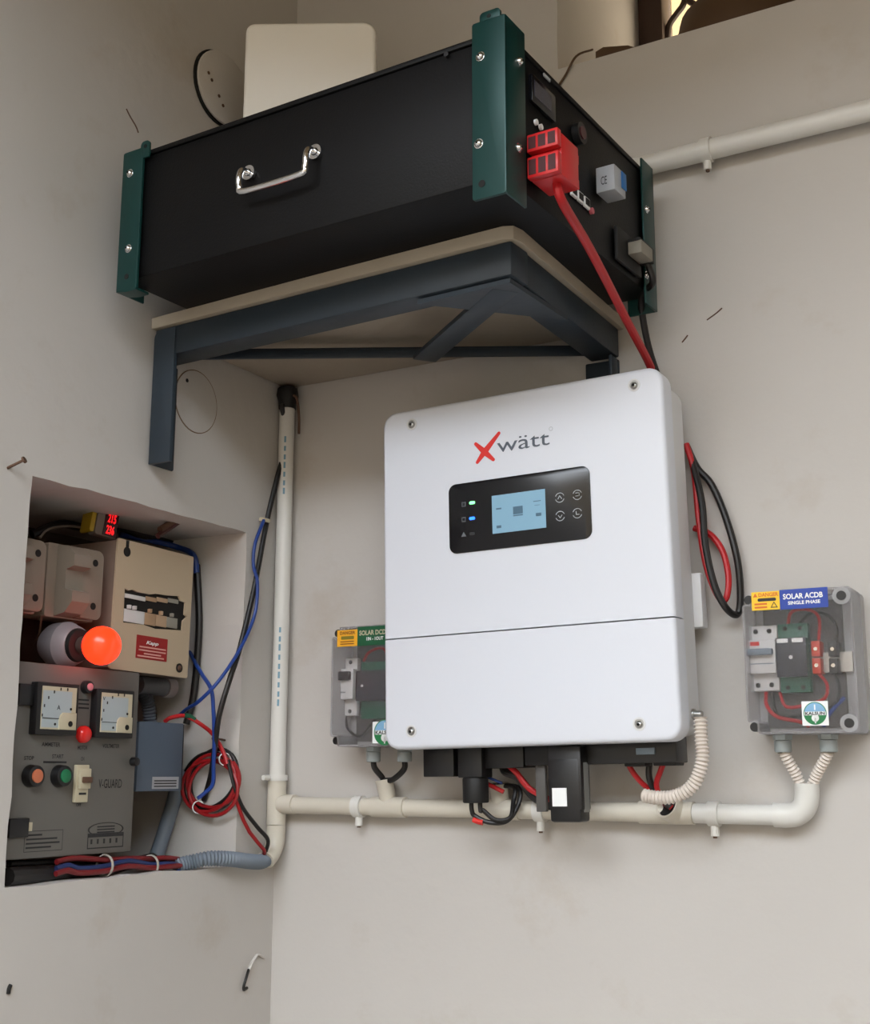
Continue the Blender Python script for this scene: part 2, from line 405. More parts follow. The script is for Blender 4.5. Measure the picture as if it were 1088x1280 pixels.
for hx, hz, hr in ((.040, BH+.004, .0028), (.018, .002, .0038)): B(FBt).cyl((hx, -.0036, hz), hr, .0005).obj('bracket_hole', M_dark, lbr)
B(FBt).prism([(.0, -.016), (.036, -.016), (.036, -.019), (.02, -.019)], -.003, .02).obj('bracket_foot', M_green, lbr)
XR = BL-.039
rbr = B(FBt).prism(rr(XR, BL+.003, -.022, BH+.014, .003), -.003, .001, .0006).box(BL, BL+.003, -.002, .044, -.022, BH+.014, .0008)
rbr.prism(rr(XR+.010, BL-.003, BH+.012, BH+.024, (0, 0, .005, .005)), -.003, .0005, .0004)
rbr = rbr.obj('corner_bracket', M_green, ba)
for hx, hz, hr in ((XR+.012, -.005, .0042), (XR+.022, BH+.017, .0024)): B(FBt).cyl((hx, -.0036, hz), hr, .0005).obj('bracket_hole', M_dark, rbr)
B(FBt).box(BL, BL+.003, BD-.035, BD+.004, -.022, BH+.010, .0008).box(XR, BL+.003, BD+.001, BD+.004, -.022, BH+.010, .0008).obj('corner_bracket', M_green, ba)
B(FBt).box(-.001, .002, BD-.035, BD+.004, -.016, BH+.004, .0008).box(.0, .036, BD+.001, BD+.004, -.016, BH+.004, .0008).obj('corner_bracket', M_green, ba)
for (a, c) in ((163, 217), (161, 311), (601, 71), (599, 180)):
    X, Z = lp(FBt, a, c, -.003); bscrew(FBt, X, Z, ba, .0046, -.003)
FE = FBt @ T((BL, 0, 0)) @ RZ(90)                                   # end panel: X towards the wall, facing +x of the room
for (a, c) in ((649, 77), (648, 185)):
    X, Z = lp(FE, a, c, -.003); bscrew(FE, X, Z, ba, .0042, -.003)
for (a, c) in ((808, 262), (808, 344)):
    X, Z = lp(FE, a, c, -.003); bscrew(FE, X, Z, ba, .0042, -.003)
h1, h2 = lp(FBt, 311, 216, 0), lp(FBt, 394, 190, 0)
zb = (h1[1]+h2[1])/2; dz = .034
hd = B(FBt).tube([(h1[0], 0, zb), (h1[0], -.012, zb-.002), (h1[0], -.017, zb-.012), (h1[0]+.001, -.017, zb-dz+.008), (h1[0]+.010, -.017, zb-dz), (h2[0]-.010, -.017, zb-dz), (h2[0]-.001, -.017, zb-dz+.008), (h2[0], -.017, zb-.012), (h2[0], -.012, zb-.002), (h2[0], 0, zb)], .0042, 12, 5).obj('handle', M_chrome, ba)
for h in (h1, h2): B(FBt).ring((h[0], zb), .0095, .005, -.0015, .003).obj('handle_washer', M_chrome, hd)
B(FBt).cyl((XR-.035, -.001, BH-.010), .003, .003).obj('screw', M_black, ba)
# end panel fittings
x0, x1, z0, z1 = rp(FE, 0, 662, 694, 112, 140)
Xa, Za = lp(FE, 663, 92); Xb, Zb = lp(FE, 693, 158)
B(FE).prism(rr(Xa, Xb, (Zb+.004), Za, .002), -.0025, .002, .0005).obj('display', M_gloss, ba)
B(FE).box(Xa+.005, Xb-.012, -.003, -.0024, Zb+.012, Za-.006).obj('display_screen', mat('dim_screen', (58, 60, 72), .2), ba)
for (a, c) in ((670, 153), (676, 159)):
    X, Z = lp(FE, a, c); B(FE).cyl((X, -.002, Z), .0035, .003).obj('indicator_light', M_paper, ba)
X, Z = lp(FE, 684, 97); B(FE).box(X-.008, X+.008, -.0005, .001, Z-.002, Z+.002).obj('printed_mark', M_icon, ba)
X, Z = lp(FE, 722, 168); pb = B(FE).cyl((X, -.007, Z), .0135, .009).obj('power_button', M_black, ba)
B(FE).cyl((X, -.0085, Z), .008, .003).obj('button_cap', mat('maroon_cap', (70, 22, 30), .3), pb)
# red heavy-duty plug: sockets face the room, body runs towards the wall
SO = .042
Xa, Zt_ = lp(FE, 697, 158, -SO); _, Zb_ = lp(FE, 697, 208, -SO); Xe, _ = lp(FE, 724, 205, -SO)
pg = B(FE).box(Xa+.010, Xe, -SO, -.004, Zb_-.004, Zt_-.002, .002).obj('power_plug', M_redplug, ba)
zm = (Zt_+Zb_)/2
for zt, zb_ in ((Zt_, zm+.003), (zm-.003, Zb_-.004)):
    pk = B(FE).box(Xa, Xa+.0095, -SO, -.004, zb_, zt, .0012).obj('plug_block', M_redplug, pg)
    for k in range(3):
        B(FE).box(Xa-.0004, Xa+.0005, -SO+.003+k*.012, -SO+.012+k*.012, zb_+.0035, zt-.0035).obj('plug_socket', mat('deep_red', (64, 6, 10), .5), pg)
for z_ in (Zb_, zm+.006): B(FE).box(Xe+.0005, Xe+.009, -SO+.004, -.016, z_, z_+.012, .001).obj('plug_latch', M_redplug, pg)
PLUG = FE @ Vector((Xa+.028, -.026, Zb_-.004))
# grey adapter, network ports, lamp
Xa, Za = lp(FE, 768, 204, -.026); _, Zb = lp(FE, 768, 235, -.026)
ad = B(FE).box(Xa, Xa+.034, -.026, -.001, Zb, Za, .0012).obj('grey_adapter', mat('adapter_grey', (168, 172, 178), .45), ba)
B(FE).box(Xa+.020, Xa+.034, -.0275, -.0262, Zb+.010, Za-.002, .0003).obj('adapter_latch', mat('latch_blue', (24, 108, 182), .4), ad)
FC_ = FE @ T((Xa, 0, 0)) @ RZ(-90)
B(FC_).text('CE', .008, .016, Zb+.009, Zb+.020, -.0003).obj('printed_mark', M_ink, ad)
for (a, c) in ((717, 240), (725, 247), (733, 254)):
    X, Z = lp(FE, a, c)
    pt = B(FE).box(X-.0075, X+.0075, -.002, .001, Z-.0065, Z+.0065, .0004).obj('network_port', M_paper, ba)
    B(FE).box(X-.0055, X+.0055, -.0026, -.0018, Z-.0035, Z+.005).obj('port_opening', M_dark, pt)
X, Z = lp(FE, 739, 264); B(FE).cyl((X, -.003, Z), .004, .004).obj('indicator_light', mat('pink_lamp', (190, 90, 100), .4), ba)
Xa, Za = lp(FE, 768, 280); Xb, Zb = lp(FE, 797, 352)
B(FE).box(Xa, Xb+.006, -.004, .001, Zb+.006, Za-.002, .001).obj('terminal_recess', M_soft, ba)
bp_ = B(FE).box(Xa+.030, Xb+.008, -.022, -.0045, Zb+.022, Za-.010, .002).obj('power_plug', M_soft, ba)
Xc, Zc = lp(FE, 801, 280, -.024); Xd, Zd = lp(FE, 817, 330, -.024)
B(FE).box(Xc+.001, Xd, -.024, -.005, Zd+.003, Zc-.020, .0015).obj('plug_cover', mat('cover_grey', (132, 127, 116), .5), bp_)
B(FE).box(Xd+.0005, Xd+.010, -.020, -.006, Zd+.008, Zd+.022, .002).obj('plug_knob', M_black, bp_)
PLUG2 = FE @ Vector((Xb+.004, -.014, Zb+.02))

# white rounded box standing on the battery
FW = T((.20, -.235, 2.307)) @ RZ(28)
Xl = lp(FW, 305, 90)[0]; Xr = lp(FW, 470, 60)[0]; Zt = lp(FW, 390, 27)[1]
wb = thing('white_enclosure', 'tall white rounded plastic box standing on top of battery', 'box', FW)
B(FW).rrect(Xl, Xr, 0, Zt, 0, .018, (.004, .004, .020, .014), .006, 3).obj('cover', M_kit, wb)
B(FW).rrect(Xl+.004, Xr-.003, 0, Zt-.005, .0185, .075, (.004, .004, .018, .014)).obj('housing', M_kit, wb)
X, Z = lp(FBt, 280, 146, .05)
tag(B(FBt).box(X-.016, X+.012, .035, .06, BH+.001, BH+.010, .001).obj('wood_chip', M_creamd, origin=FBt @ T((X, .05, BH))), 'small cream scrap lying on battery lid beside white box', 'scrap')

# ================================================================== inverter
FI = T((.4815, -.13, 1.535)) @ RY(-1.1)
iv = thing('solar_inverter', 'white wall-mounted solar inverter with black display panel', 'inverter', FI)
HW = .208
B(FI).rrect(-HW+.006, HW-.006, .008, .463, .0335, .092, .02, .0, n=6).obj('body', M_whiteside, iv)
B(FI).box(-.16, .16, .0925, .128, .29, .40, .002).box(-.16, .16, .0925, .128, .10, .16, .002).obj('wall_bracket', M_steel, iv)
B(FI).box(HW-.013, HW+.0055, .0925, .112, .145, .215, .001).obj('side_bracket', M_whiteside, iv)
B(FI).prism(rr(-HW, HW, .1495, .470, (0, 0, .021, .021), 8), 0, .033, .006, 4, skipz=.1495).obj('upper_cover', M_white, iv)
B(FI).prism(rr(-HW, HW, 0, .1477, (.021, .021, 0, 0), 8), 0, .033, .006, 4, skipz=.1477).obj('lower_cover', M_white, iv)
for (a, c) in ((515, 530.5), (793, 481.5), (514.5, 914), (799.5, 905)):
    X, Z = lp(FI, a, c)
    B(FI).ring((X, Z), .0082, .0062, -.0009, .001).obj('screw_collar', M_whiteside, iv)
    sc = B(FI).cyl((X, -.0006, Z), .006, .001).dome((X, -.0006, Z-.0006), .0046, .003).obj('screw', M_steel, iv)
    B(FI).cyl((X, -.0039, Z-.0006), .002, .0008, seg=6).obj('screw_socket', M_dark, sc)
# logo: red x and grey letters
def stroke(b, a, c, w0, w1, y=-.0004):
    a, c = Vector(a), Vector(c); d = (c-a).normalized(); n_ = Vector((-d.y, d.x)); pts = []
    for k in range(7):
        t = math.radians(90+180*k/6); e = d*math.cos(t)+n_*math.sin(t); q = a+e*w0; pts.append((q.x, q.y))
    for k in range(7):
        t = math.radians(-90+180*k/6); e = d*math.cos(t)+n_*math.sin(t); q = c+e*w1; pts.append((q.x, q.y))
    return b.prism(pts, y, .0005)
x_ul, x_ur, x_ll, x_lr, x_c = lp(FI, 595, 555), lp(FI, 624, 541.5), lp(FI, 597, 578), lp(FI, 617, 574.5), lp(FI, 606, 565)
lg = B(FI)
stroke(lg, x_c, x_ul, .0042, .0024, -.0004); stroke(lg, x_c, x_ur, .0044, .0023, -.0005); stroke(lg, x_c, x_ll, .0042, .0022, -.0006); stroke(lg, x_c, x_lr, .0042, .0024, -.0007)
lg.obj('logo_mark', M_logored, iv)
X0, Z0 = lp(FI, 622, 567); X1, Z1 = lp(FI, 687, 538)
B(FI).text('w\u00e4tt', X0, X1, Z0+.001, Z1-.0015, -.0004, bold=.0).obj('logo_lettering', M_greyink, iv)
X, Z = lp(FI, 689, 536); B(FI).ring((X, Z), .0028, .0022, -.0004, .0002, 16).obj('logo_ring', M_icon, iv)
# display
X0, Z1 = lp(FI, 561.5, 607); X1, Z0 = lp(FI, 741, 672)
Z1 = (Z1+lp(FI, 741, 581)[1])/2; Z0 = (Z0+lp(FI, 562, 694)[1])/2
dp = B(FI).prism(rr(X0, X1, Z0, Z1, .011, 6), -.0018, .001, .0005).obj('display_panel', M_gloss, iv)
sx0, sx1, sz0, sz1 = rp(FI, -.002, 615.5, 682.5, 615.5, 663.5)
B(FI).box(sx0, sx1, -.0024, -.0015, sz0, sz1).obj('screen', M_lcd, dp)
sw, sh = sx1-sx0, sz1-sz0
for (a, c, e, f) in ((.40, .44, .58, .64), (.40, .39, .58, .42), (.82, .32, .92, .40), (.08, .13, .17, .20), (.08, .62, .18, .66), (.78, .70, .92, .72), (.80, .60, .90, .61)):
    B(FI).box(sx0+a*sw, sx0+e*sw, -.0027, -.0023, sz0+c*sh, sz0+f*sh).obj('screen_icon', M_lcddark, dp)
for (c, m_) in ((628.5, M_ledg), (648, M_ledb), (667, M_ink)):
    X, Z = lp(FI, 590.5, c, -.002); B(FI).rrect(X-.0042, X+.0042, Z-.002, Z+.002, -.0026, -.0015, .0018).obj('indicator_light', m_, dp)
for c in (630.5, 649.5):
    X, Z = lp(FI, 580, c, -.002); B(FI).box(X-.003, X+.003, -.0022, -.0015, Z-.0032, Z+.0032).box(X-.0018, X+.0018, -.0022, -.0020, Z-.002, Z+.002).obj('printed_icon', mat('icon_grey', (96, 100, 106), .5), dp)
X, Z = lp(FI, 580, 668, -.002); B(FI).prism([(X-.0038, Z-.003), (X+.0038, Z-.003), (X, Z+.0036)], -.0022, -.0015).obj('printed_icon', MATS['icon_grey'], dp)
for (a, c, k) in ((700, 622, 0), (722, 618.5, 1), (700.5, 645, 2), (722, 641.5, 3)):
    X, Z = lp(FI, a, c, -.002); b = B(FI).ring((X, Z), .0066, .0058, -.0022, -.0015, 12, a0=20, a1=160).ring((X, Z), .0066, .0058, -.0022, -.0015, 12, a0=200, a1=340)
    s_ = .0026
    if k == 0: L_ = [(-s_, -s_*.6), (0, s_), (s_, -s_*.6)]
    elif k == 1: L_ = [(-s_, s_), (s_, s_), (s_, -s_*.5), (-s_, -s_*.5)]
    elif k == 2: L_ = [(-s_, s_*.4), (0, -s_), (s_, s_*.4)]
    else: L_ = [(-s_*.6, s_), (-s_*.6, -s_*.6), (s_, -s_*.6)]
    for i in range(len(L_)-1): stroke(b, (X+L_[i][0], Z+L_[i][1]), (X+L_[i+1][0], Z+L_[i+1][1]), .0004, .0004, -.0022)
    b.obj('touch_button', M_icon, dp)
# connectors under the body
def under(name, xl, xr, yb, y0, y1, m=M_black, bev=.0015, top=.008):
    a, _ = lp(FI, xl, 945, y0); c, _ = lp(FI, xr, 945, y0); _, zb_ = lp(FI, (xl+xr)/2, yb, y0)
    return B(FI).box(a, c, y0, y1, zb_, top, bev), a, c, zb_
b, *_ = under('', 656, 846, 955, .042, .085); b.obj('terminal_cover', M_black, iv)
b, *_ = under('', 604, 654.5, 960, .046, .085); b.obj('terminal_cover', M_black, iv)
b, a, c, zb_ = under('', 529, 567, 971, .04, .078); b.obj('rotary_switch', M_black, iv)
b, a, c, zb_ = under('', 572, 602, 972, .036, .068)
gl = b.obj('cable_gland', M_black, iv); xm = (a+c)/2
B(FI).cyl((xm, .052, zb_-.033), .0175, .033, 'z', 18, bev=.002).obj('gland_nut', M_soft, gl)
zc = zb_-.033
b, a, c, zb_ = under('', 780, 806, 958, .05, .08); b.obj('cable_gland', M_soft, iv)
b, a, c, zb_ = under('', 816, 845, 957, .048, .08); b.obj('cable_gland', M_soft, iv)
X, Z = lp(FI, 808, 939, .041); B(FI).box(X-.012, X+.012, .037, .0415, Z-.004, Z+.004, .0005).obj('clip', M_mgrey, iv)
X0, _ = lp(FI, 686, 990, .02); X1, Z0 = lp(FI, 728, 1028, .02)
dg = B(FI).box(X0-.001, X1+.001, .02, .05, Z0+.014, -.001, .003).box(X0+.001, X1-.001, .019, .051, Z0, -.016, .004).obj('data_logger_stick', M_black, iv)
B(FI).box(X1-.0005, X1+.0012, .028, .044, Z0+.012, -.022).obj('side_strip', mat('strip_grey', (120, 120, 118), .5), dg)
sx0, sx1, sz0, sz1 = rp(FI, .019, 691, 709, 985, 1008); B(FI).box(sx0, sx1, .0180, .0192, sz0, sz1).obj('label_sticker', M_paper, dg)
X, Z = lp(FI, 678, 985, .055); B(FI).box(X-.007, X+.007, .05, .058, Z-.03, -.02, .001).obj('cable_strap', mat('strap_grey', (84, 82, 80), .5), iv)
# earth stud on the side
p_ = P(866, 893, x=.690)
es = B().lathe((.6905, p_.y, p_.z), (1, 0, 0), [(.007, 0), (.007, .003), (.0045, .0032), (.0045, .011), (.003, .013)], 12).obj('earth_stud', M_steel, iv)

# ================================================================== clear-lid distribution boxes
def dist_box(x0, x1, z0, z1, label, kind):
    D = .076; F = RW
    t = thing('distribution_box', label, 'distribution box', T(((x0+x1)/2, 0, z0)))
    B().rrect(x0, x1, z0, z1, -.022, -.002, .006).obj('base', M_boxgrey, t)
    nt = .014                                                      # notched corners for the lid screws
    out = [(x0+nt, z0), (x1-.003, z0), (x1, z0+.003), (x1, z1-.003), (x1-.003, z1), (x0+nt, z1), (x0+nt-.002, z1-.003), (x0+nt-.002, z1-nt+.002), (x0+nt-.005, z1-nt), (x0+.002, z1-nt), (x0, z1-nt-.003), (x0, z0+nt+.003), (x0+.002, z0+nt), (x0+nt-.005, z0+nt), (x0+nt-.002, z0+nt-.002), (x0+nt-.002, z0+.003)]
    B().prism(out, -D, -D+.0025, .0008).obj('lid_window', M_clear, t)
    ring = B(); n = len(out)                                        # lid wall, hollow
    cx, cz = (x0+x1)/2, (z0+z1)/2
    inn = [(cx+(p[0]-cx)*.965, cz+(p[1]-cz)*.972) for p in out]
    vs = [(p[0], y, p[1]) for y in (-D+.0026, -.0225) for p in out]+[(p[0], y, p[1]) for y in (-D+.0026, -.0225) for p in inn]
    fs = []
    for i in range(n):
        j = (i+1) % n
        fs += [(i, j, n+j, n+i), (2*n+i, 3*n+i, 3*n+j, 2*n+j), (i, 2*n+i, 2*n+j, j), (n+i, n+j, 3*n+j, 3*n+i)]
    _, f = ring._add(vs, fs); bmesh.ops.recalc_face_normals(ring.bm, faces=f)
    ring.obj('lid_wall', M_clearside, t)
    for (a, c) in ((x0+.0075, z1-.0085), (x0+.0075, z0+.0085)):
        B().cyl((a, -D+.006, c), .0058, .045, seg=14).obj('lid_screw', M_black, t)
    for (a, c) in ((x1-.011, z1-.011), (x1-.011, z0+.011)):
        B().ring((a, c), .0105, .0058, -D-.0012, -D-.0001, 20).obj('screw_boss', M_clearside, t)
        B().cyl((a, -D-.002, c), .0056, .004, seg=14).obj('lid_screw', M_black, t)
    B().box(x0+.012, x1-.022, -.0238, -.0222, z0+.008, z1-.008).obj('back_plate', mat('back_plate_grey', (86, 84, 83), .5), t)
    B().box(x0+.010, x1-.012, -.030, -.024, z0+.074, z0+.098).obj('mounting_rail', M_steel, t)
    return t
AX0, AX1, AZ0, AZ1 = .7535, .8845, 1.5475, 1.7185
ac = dist_box(AX0, AX1, AZ0, AZ1, 'clear-lid distribution box with blue SOLAR ACDB sticker beside inverter', 'ac')
DF = -.0765
# white two-pole breaker
def on(px, py, y): q = P(px, py, y=y); return q.x, q.z
def module(par, name, xl, xr, yt, yb, yfront, m, ym0, ym1, front=-.056):
    """DIN module: body, raised middle"""
    a, c, z0, z1 = rp(RW, front, xl, xr, yt, yb)
    zt, zb = on((xl+xr)/2, ym0, front)[1], on((xl+xr)/2, ym1, front)[1]
    return B().box(a, c, front+.012, -.0305, z0, z1, .0012).box(a, c, front, front+.0125, zb, zt, .0015).obj(name, m, par), (a, c, z0, z1, zb, zt)
cb, (a, c, z0, z1, zb, zt) = module(ac, 'circuit_breaker', 933, 970, 781, 863, 0, M_mcb, 800, 842)
mid = (a+c)/2
B().box(a+.002, c-.002, -.066, -.0565, zt-.019, zt-.011, .002).obj('toggle', M_mgrey, cb)
B().box(a+.006, mid-.001, -.0568, -.0562, zt-.007, zt-.002).obj('red_mark', M_logored, cb)
B().box(a+.003, c-.003, -.0568, -.0562, zb+.0115, zb+.0125).obj('printed_line', M_mgrey, cb)
for k in (.28, .74):
    for z_ in (z1-.007, z0+.007): B().cyl((a+(c-a)*k, -.0448, z_), .0030, .001).obj('terminal_hole', M_dark, cb)
sp, (a, c, z0, z1, zb, zt) = module(ac, 'surge_module', 971, 1009, 778, 865, 0, M_dgreen, 797, 846, front=-.056)
sb = B().box(a, c, -.0575, -.0562, zb, zt, .0004).obj('surge_cartridge', mat('navy_cartridge', (34, 38, 48), .4), sp)
for k in (.05, .55): B().box(a+(c-a)*k, a+(c-a)*(k+.36), -.0582, -.0574, zt-.006, zt-.001).obj('cartridge_tab', M_paper, sb)
B().cyl((mid+.037, -.0585, (zb+zt)/2), .0022, .002).obj('status_dot', M_paper, sb)
for k in (.25, .75):
    for z_ in (z1-.006, z0+.006): B().cyl((a+(c-a)*k, -.0448, z_), .0026, .001).obj('terminal_hole', M_dark, sp)
for nm, xl, xr, m_ in (('red_terminal', 1015, 1026, mat('orange_red_terminal', (206, 62, 34), .4)), ('black_terminal', 1036, 1047, M_black)):
    a, c, z0, z1 = rp(RW, -.045, xl, xr, 801, 842)
    tb = B().box(a, c, -.045, -.0225, z0, (z0+z1)/2-.001, .001).box(a, c, -.045, -.0225, (z0+z1)/2+.001, z1, .001).obj(nm, m_, ac)
    for k in (.25, .75): B().cyl(((a+c)/2, -.0462, z0+(z1-z0)*k), .0024, .0015).obj('terminal_screw', M_chrome, tb)
def wire(par, m, pts, r, name='inner_wire'): return B().tube([P(a, c, y=y) for a, c, y in pts], r, 8).obj(name, m, par)
wire(ac, M_red, [(985, 782, -.04), (990, 765, -.045), (1010, 762, -.05), (1024, 772, -.045), (1024, 800, -.04)], .002)
wire(ac, M_bcab, [(1000, 778, -.035), (1015, 766, -.038), (1036, 770, -.04), (1046, 785, -.04), (1045, 803, -.04)], .002)
wire(ac, M_red, [(1024, 842, -.04), (1034, 855, -.045), (1033, 870, -.045), (1020, 878, -.045), (985, 884, -.04), (975, 866, -.035)], .002)
wire(ac, M_red, [(958, 866, -.04), (959, 882, -.05), (972, 896, -.055), (1000, 902, -.05), (1012, 908, -.045)], .0024)
wire(ac, M_bcab, [(1044, 842, -.04), (1050, 860, -.045), (1044, 880, -.045), (1015, 892, -.04), (975, 895, -.035), (965, 866, -.035)], .002)
wire(ac, M_blue, [(1056, 872, -.04), (1044, 884, -.045), (1034, 898, -.045), (1030, 908, -.04)], .0024)
def sticker(par, xl, xr, yt, yb, m, name='sticker', y=DF, dy=0.):
    a, c, z0, z1 = rp(RW, y, xl, xr, yt, yb); o = B().box(a, c, y-.0004-dy, y-dy, z0, z1).obj(name, m, par); return o, a, c, z0, z1
yb_, a, c, z0, z1 = sticker(ac, 940, 975, 739.5, 762.5, M_yel, 'warning_sticker')
W_, H_ = c-a, z1-z0
def ink(txt, par, m, u0, u1, v0, v1, y=DF-.0005, bold=.03, shear=0., nm='lettering'): return B().text(txt, a+u0*W_, a+u1*W_, z0+v0*H_, z0+v1*H_, y, bold=bold, shear=shear).obj(nm, m, par)
ink('DANGER', yb_, M_orange, .26, .97, .72, .93)
B().prism([(a+.06*W_, z0+.72*H_), (a+.22*W_, z0+.72*H_), (a+.14*W_, z0+.93*H_)], DF-.0009, DF-.0005).obj('warning_triangle', M_orange, yb_)
B().rrect(a+.22*W_, a+.88*W_, z0+.47*H_, z0+.64*H_, DF-.0008, DF-.0005, .0017).obj('lettering_bar', M_ink, yb_)
for v in (.28, .10): B().box(a+.1*W_, a+.55*W_, DF-.0008, DF-.0005, z0+v*H_, z0+(v+.1)*H_).obj('lettering_row', M_orange, yb_)
tx, tz = a+.8*W_, z0+.1*H_
B().prism([(tx-.0045, tz), (tx+.0045, tz), (tx, tz+.0075)], DF-.0008, DF-.0005).obj('warning_triangle', M_ink, yb_)
B().prism([(tx-.0028, tz+.001), (tx+.0028, tz+.001), (tx, tz+.0055)], DF-.0011, DF-.0008).obj('warning_triangle', M_yel, yb_)
bs, a, c, z0, z1 = sticker(ac, 975.2, 1035.5, 735.5, 760.5, M_bluest, 'title_sticker'); W_, H_ = c-a, z1-z0
ink('SOLAR ACDB', bs, M_paper, .07, .90, .50, .78); ink('SINGLE PHASE', bs, M_paper, .17, .84, .22, .40)
def round_sticker(par, xl, xr, yt, yb):
    o, a, c, z0, z1 = sticker(par, xl, xr, yt, yb, M_paper, 'maker_sticker'); cx, cz, r = (a+c)/2, (z0+z1)/2, (c-a)*.42
    def half(a0, a1): return [(cx+r*math.cos(math.radians(a0+(a1-a0)*k/16)), cz+r*math.sin(math.radians(a0+(a1-a0)*k/16))) for k in range(17)]
    y0, y1 = DF-.0007, DF-.0004
    B().prism(half(10, 170), y0, y1).obj('printed_sky', M_sky, o)
    B().prism(half(190, 350), y0, y1).obj('printed_field', M_leaf, o)
    B().ring((cx, cz), r*1.04, r*.97, y0-.0001, y1, 28).obj('printed_rim', M_leaf, o)
    B().text('KALSUN', cx-r*.88, cx+r*.88, cz-r*.15, cz+r*.15, y0-.0001, bold=.03).obj('lettering', M_ink, o)
    B().lathe((cx, y1, cz-r*.42), (0, -1, 0), [(r*.34, 0), (r*.34, .0005)], 14).box(cx-r*.06, cx+r*.06, y0-.0002, y1, cz-r*.9, cz-r*.4).obj('printed_tree', M_paper, o)
    B().box(cx-r*.06, cx+r*.06, y0-.0002, y1, cz+r*.3, cz+r*.8).obj('printed_ray', M_paper, o)
round_sticker(ac, 1003, 1036, 876.5, 907)

dc = dist_box(.1475, .2715, 1.5375, 1.7085, 'clear-lid distribution box with green SOLAR DCDB sticker half hidden by inverter', 'dc')
yb_, a, c, z0, z1 = sticker(dc, 422, 447, 787.5, 808, M_yel2, 'warning_sticker'); W_, H_ = c-a, z1-z0
ink('DANGER', yb_, mat('brown_print', (120, 66, 16), .5), .14, .9, .72, .92)
B().rrect(a+.2*W_, a+.84*W_, z0+.42*H_, z0+.62*H_, DF-.0008, DF-.0005, .0012).obj('lettering_bar', mat('olive_print', (122, 112, 30), .5), yb_)
for v in (.26, .12): B().box(a+.16*W_, a+.84*W_, DF-.0008, DF-.0005, z0+v*H_, z0+(v+.06)*H_).obj('lettering_row', MATS['brown_print'], yb_)
gs, a, c, z0, z1 = sticker(dc, 447.2, 489, 782.5, 806.5, M_greenst, 'title_sticker'); W_, H_ = c-a, z1-z0
ink('SOLAR DCDB', gs, M_creamd, .06, .94, .54, .80); ink('1IN - 1OUT', gs, M_paper, .28, .78, .26, .44)
round_sticker(dc, 466, 497, 902, 929)
cb, (a, c, z0, z1, zb, zt) = module(dc, 'circuit_breaker', 424, 441, 822, 894, 0, M_mcb, 836, 874, front=-.052)
B().box(a+.002, c-.002, -.0600, -.0525, zt-.017, zt-.004, .002).obj('toggle', M_black, cb)
for z_ in (z1-.006, z0+.006): B().cyl(((a+c)/2, -.0408, z_), .0028, .001).obj('terminal_hole', M_dark, cb)
for k in range(3): B().cyl((a+.004+k*.003, -.0526, zb+.010), .0011, .001).obj('printed_dot', M_ink, cb)
sp, (a, c, z0, z1, zb, zt) = module(dc, 'surge_module', 446, 484, 826, 898, 0, M_dgreen, 838, 876, front=-.052)
sb = B().box(a, c, -.0545, -.0522, zb, zt, .0004).obj('surge_cartridge', MATS['navy_cartridge'], sp)
B().cyl((a+.011, -.0556, (zb+zt)/2), .0018, .002).obj('status_dot', M_paper, sb)
wire(dc, M_red, [(455, 826, -.04), (462, 815, -.045), (478, 810, -.045), (486, 822, -.04)], .002)
wire(dc, M_bcab, [(432, 894, -.035), (436, 912, -.04), (452, 920, -.04), (470, 898, -.035)], .002)
# glands
def gland(par, px, py, hh, r=.0105, m=mat('gland_grey', (150, 158, 158), .45)):
    q = P(px, py, y=-.04); zt = WM[par.name].translation.z-.0005
    g_ = B().cyl((q.x, -.04, zt-.006), r*1.12, .006, 'z', 6).obj('cable_gland', m, par)
    B().cyl((q.x, -.04, zt-.021), r, .0148, 'z', 18, bev=.002).obj('gland_nut', m, g_)
    return Vector((q.x, -.04, zt-.021))
ga1 = gland(ac, 979, 930, 0); ga2 = gland(ac, 1036, 930, 0)
gd1 = gland(dc, 467, 945, 0); gd2 = gland(dc, 506, 945, 0)

# ================================================================== conduits
def pipe(par, a, c, r, m, name='pipe', seg=24): return B().tube([a, c], r, seg, smooth=False).obj(name, m, par)
def saddle(par, c, r, d, name='saddle_clamp', drop=True):
    """strap around the pipe at c (pipe along d); its lug below"""
    c = Vector(c); d = Vector(d).normalized(); w_ = .0072
    o = B().tube([c-d*w_, c+d*w_], r+.0032, 24, smooth=False)
    o = o.obj(name, M_pvc, par); n_ = Vector((0, 0, -1)) if abs(d.z) < .5 else Vector((-1, 0, 0))
    B().tube([c+n_*(r+.001), c+n_*(r+.015)], .0054, 10, smooth=False).obj('clamp_lug', M_pvc, o)
    q = c+n_*(r+.0145); B().tube([q, q+n_*.003], .0028, 8, smooth=False).obj('clamp_screw', M_rust, o); return o
R1 = .0122; YP = -.0205
pa, pb_ = P(360, 1006.3, y=YP), P(1006, 1019.5, y=YP)
dirp = (pb_-pa).normalized()
lo = thing('lower_conduit', 'horizontal ivory conduit pipe running below inverter along right wall', 'pipe', T(pa))
def at(px): t = (P(px, 1012, y=YP).x-pa.x)/dirp.x; return pa+dirp*t
pipe(lo, at(358), at(845), R1, M_pvcb); pipe(lo, at(845.5), at(968), R1, M_pvc)
tz = Vector((0, 0, 1))
tee = B().tube([at(466), at(508)], R1+.0022, 24, smooth=False).obj('tee_fitting', M_pvcb, lo)
q = at(485); B().lathe(q+tz*.009, (-.15, -.1, 1), [(.0118, 0), (.0128, .026), (.0135, .027), (.0135, .030), (.011, .030), (.011, .02)], 20).obj('tee_branch', M_pvcb, tee)
TEE1 = q+Vector((-.005, -.003, .037))
tee = B().tube([at(800), at(868)], R1+.002, 24, smooth=False).obj('tee_fitting', M_pvcb, lo)
q = at(848)
cT = q+Vector((-.005, -.006, .004))
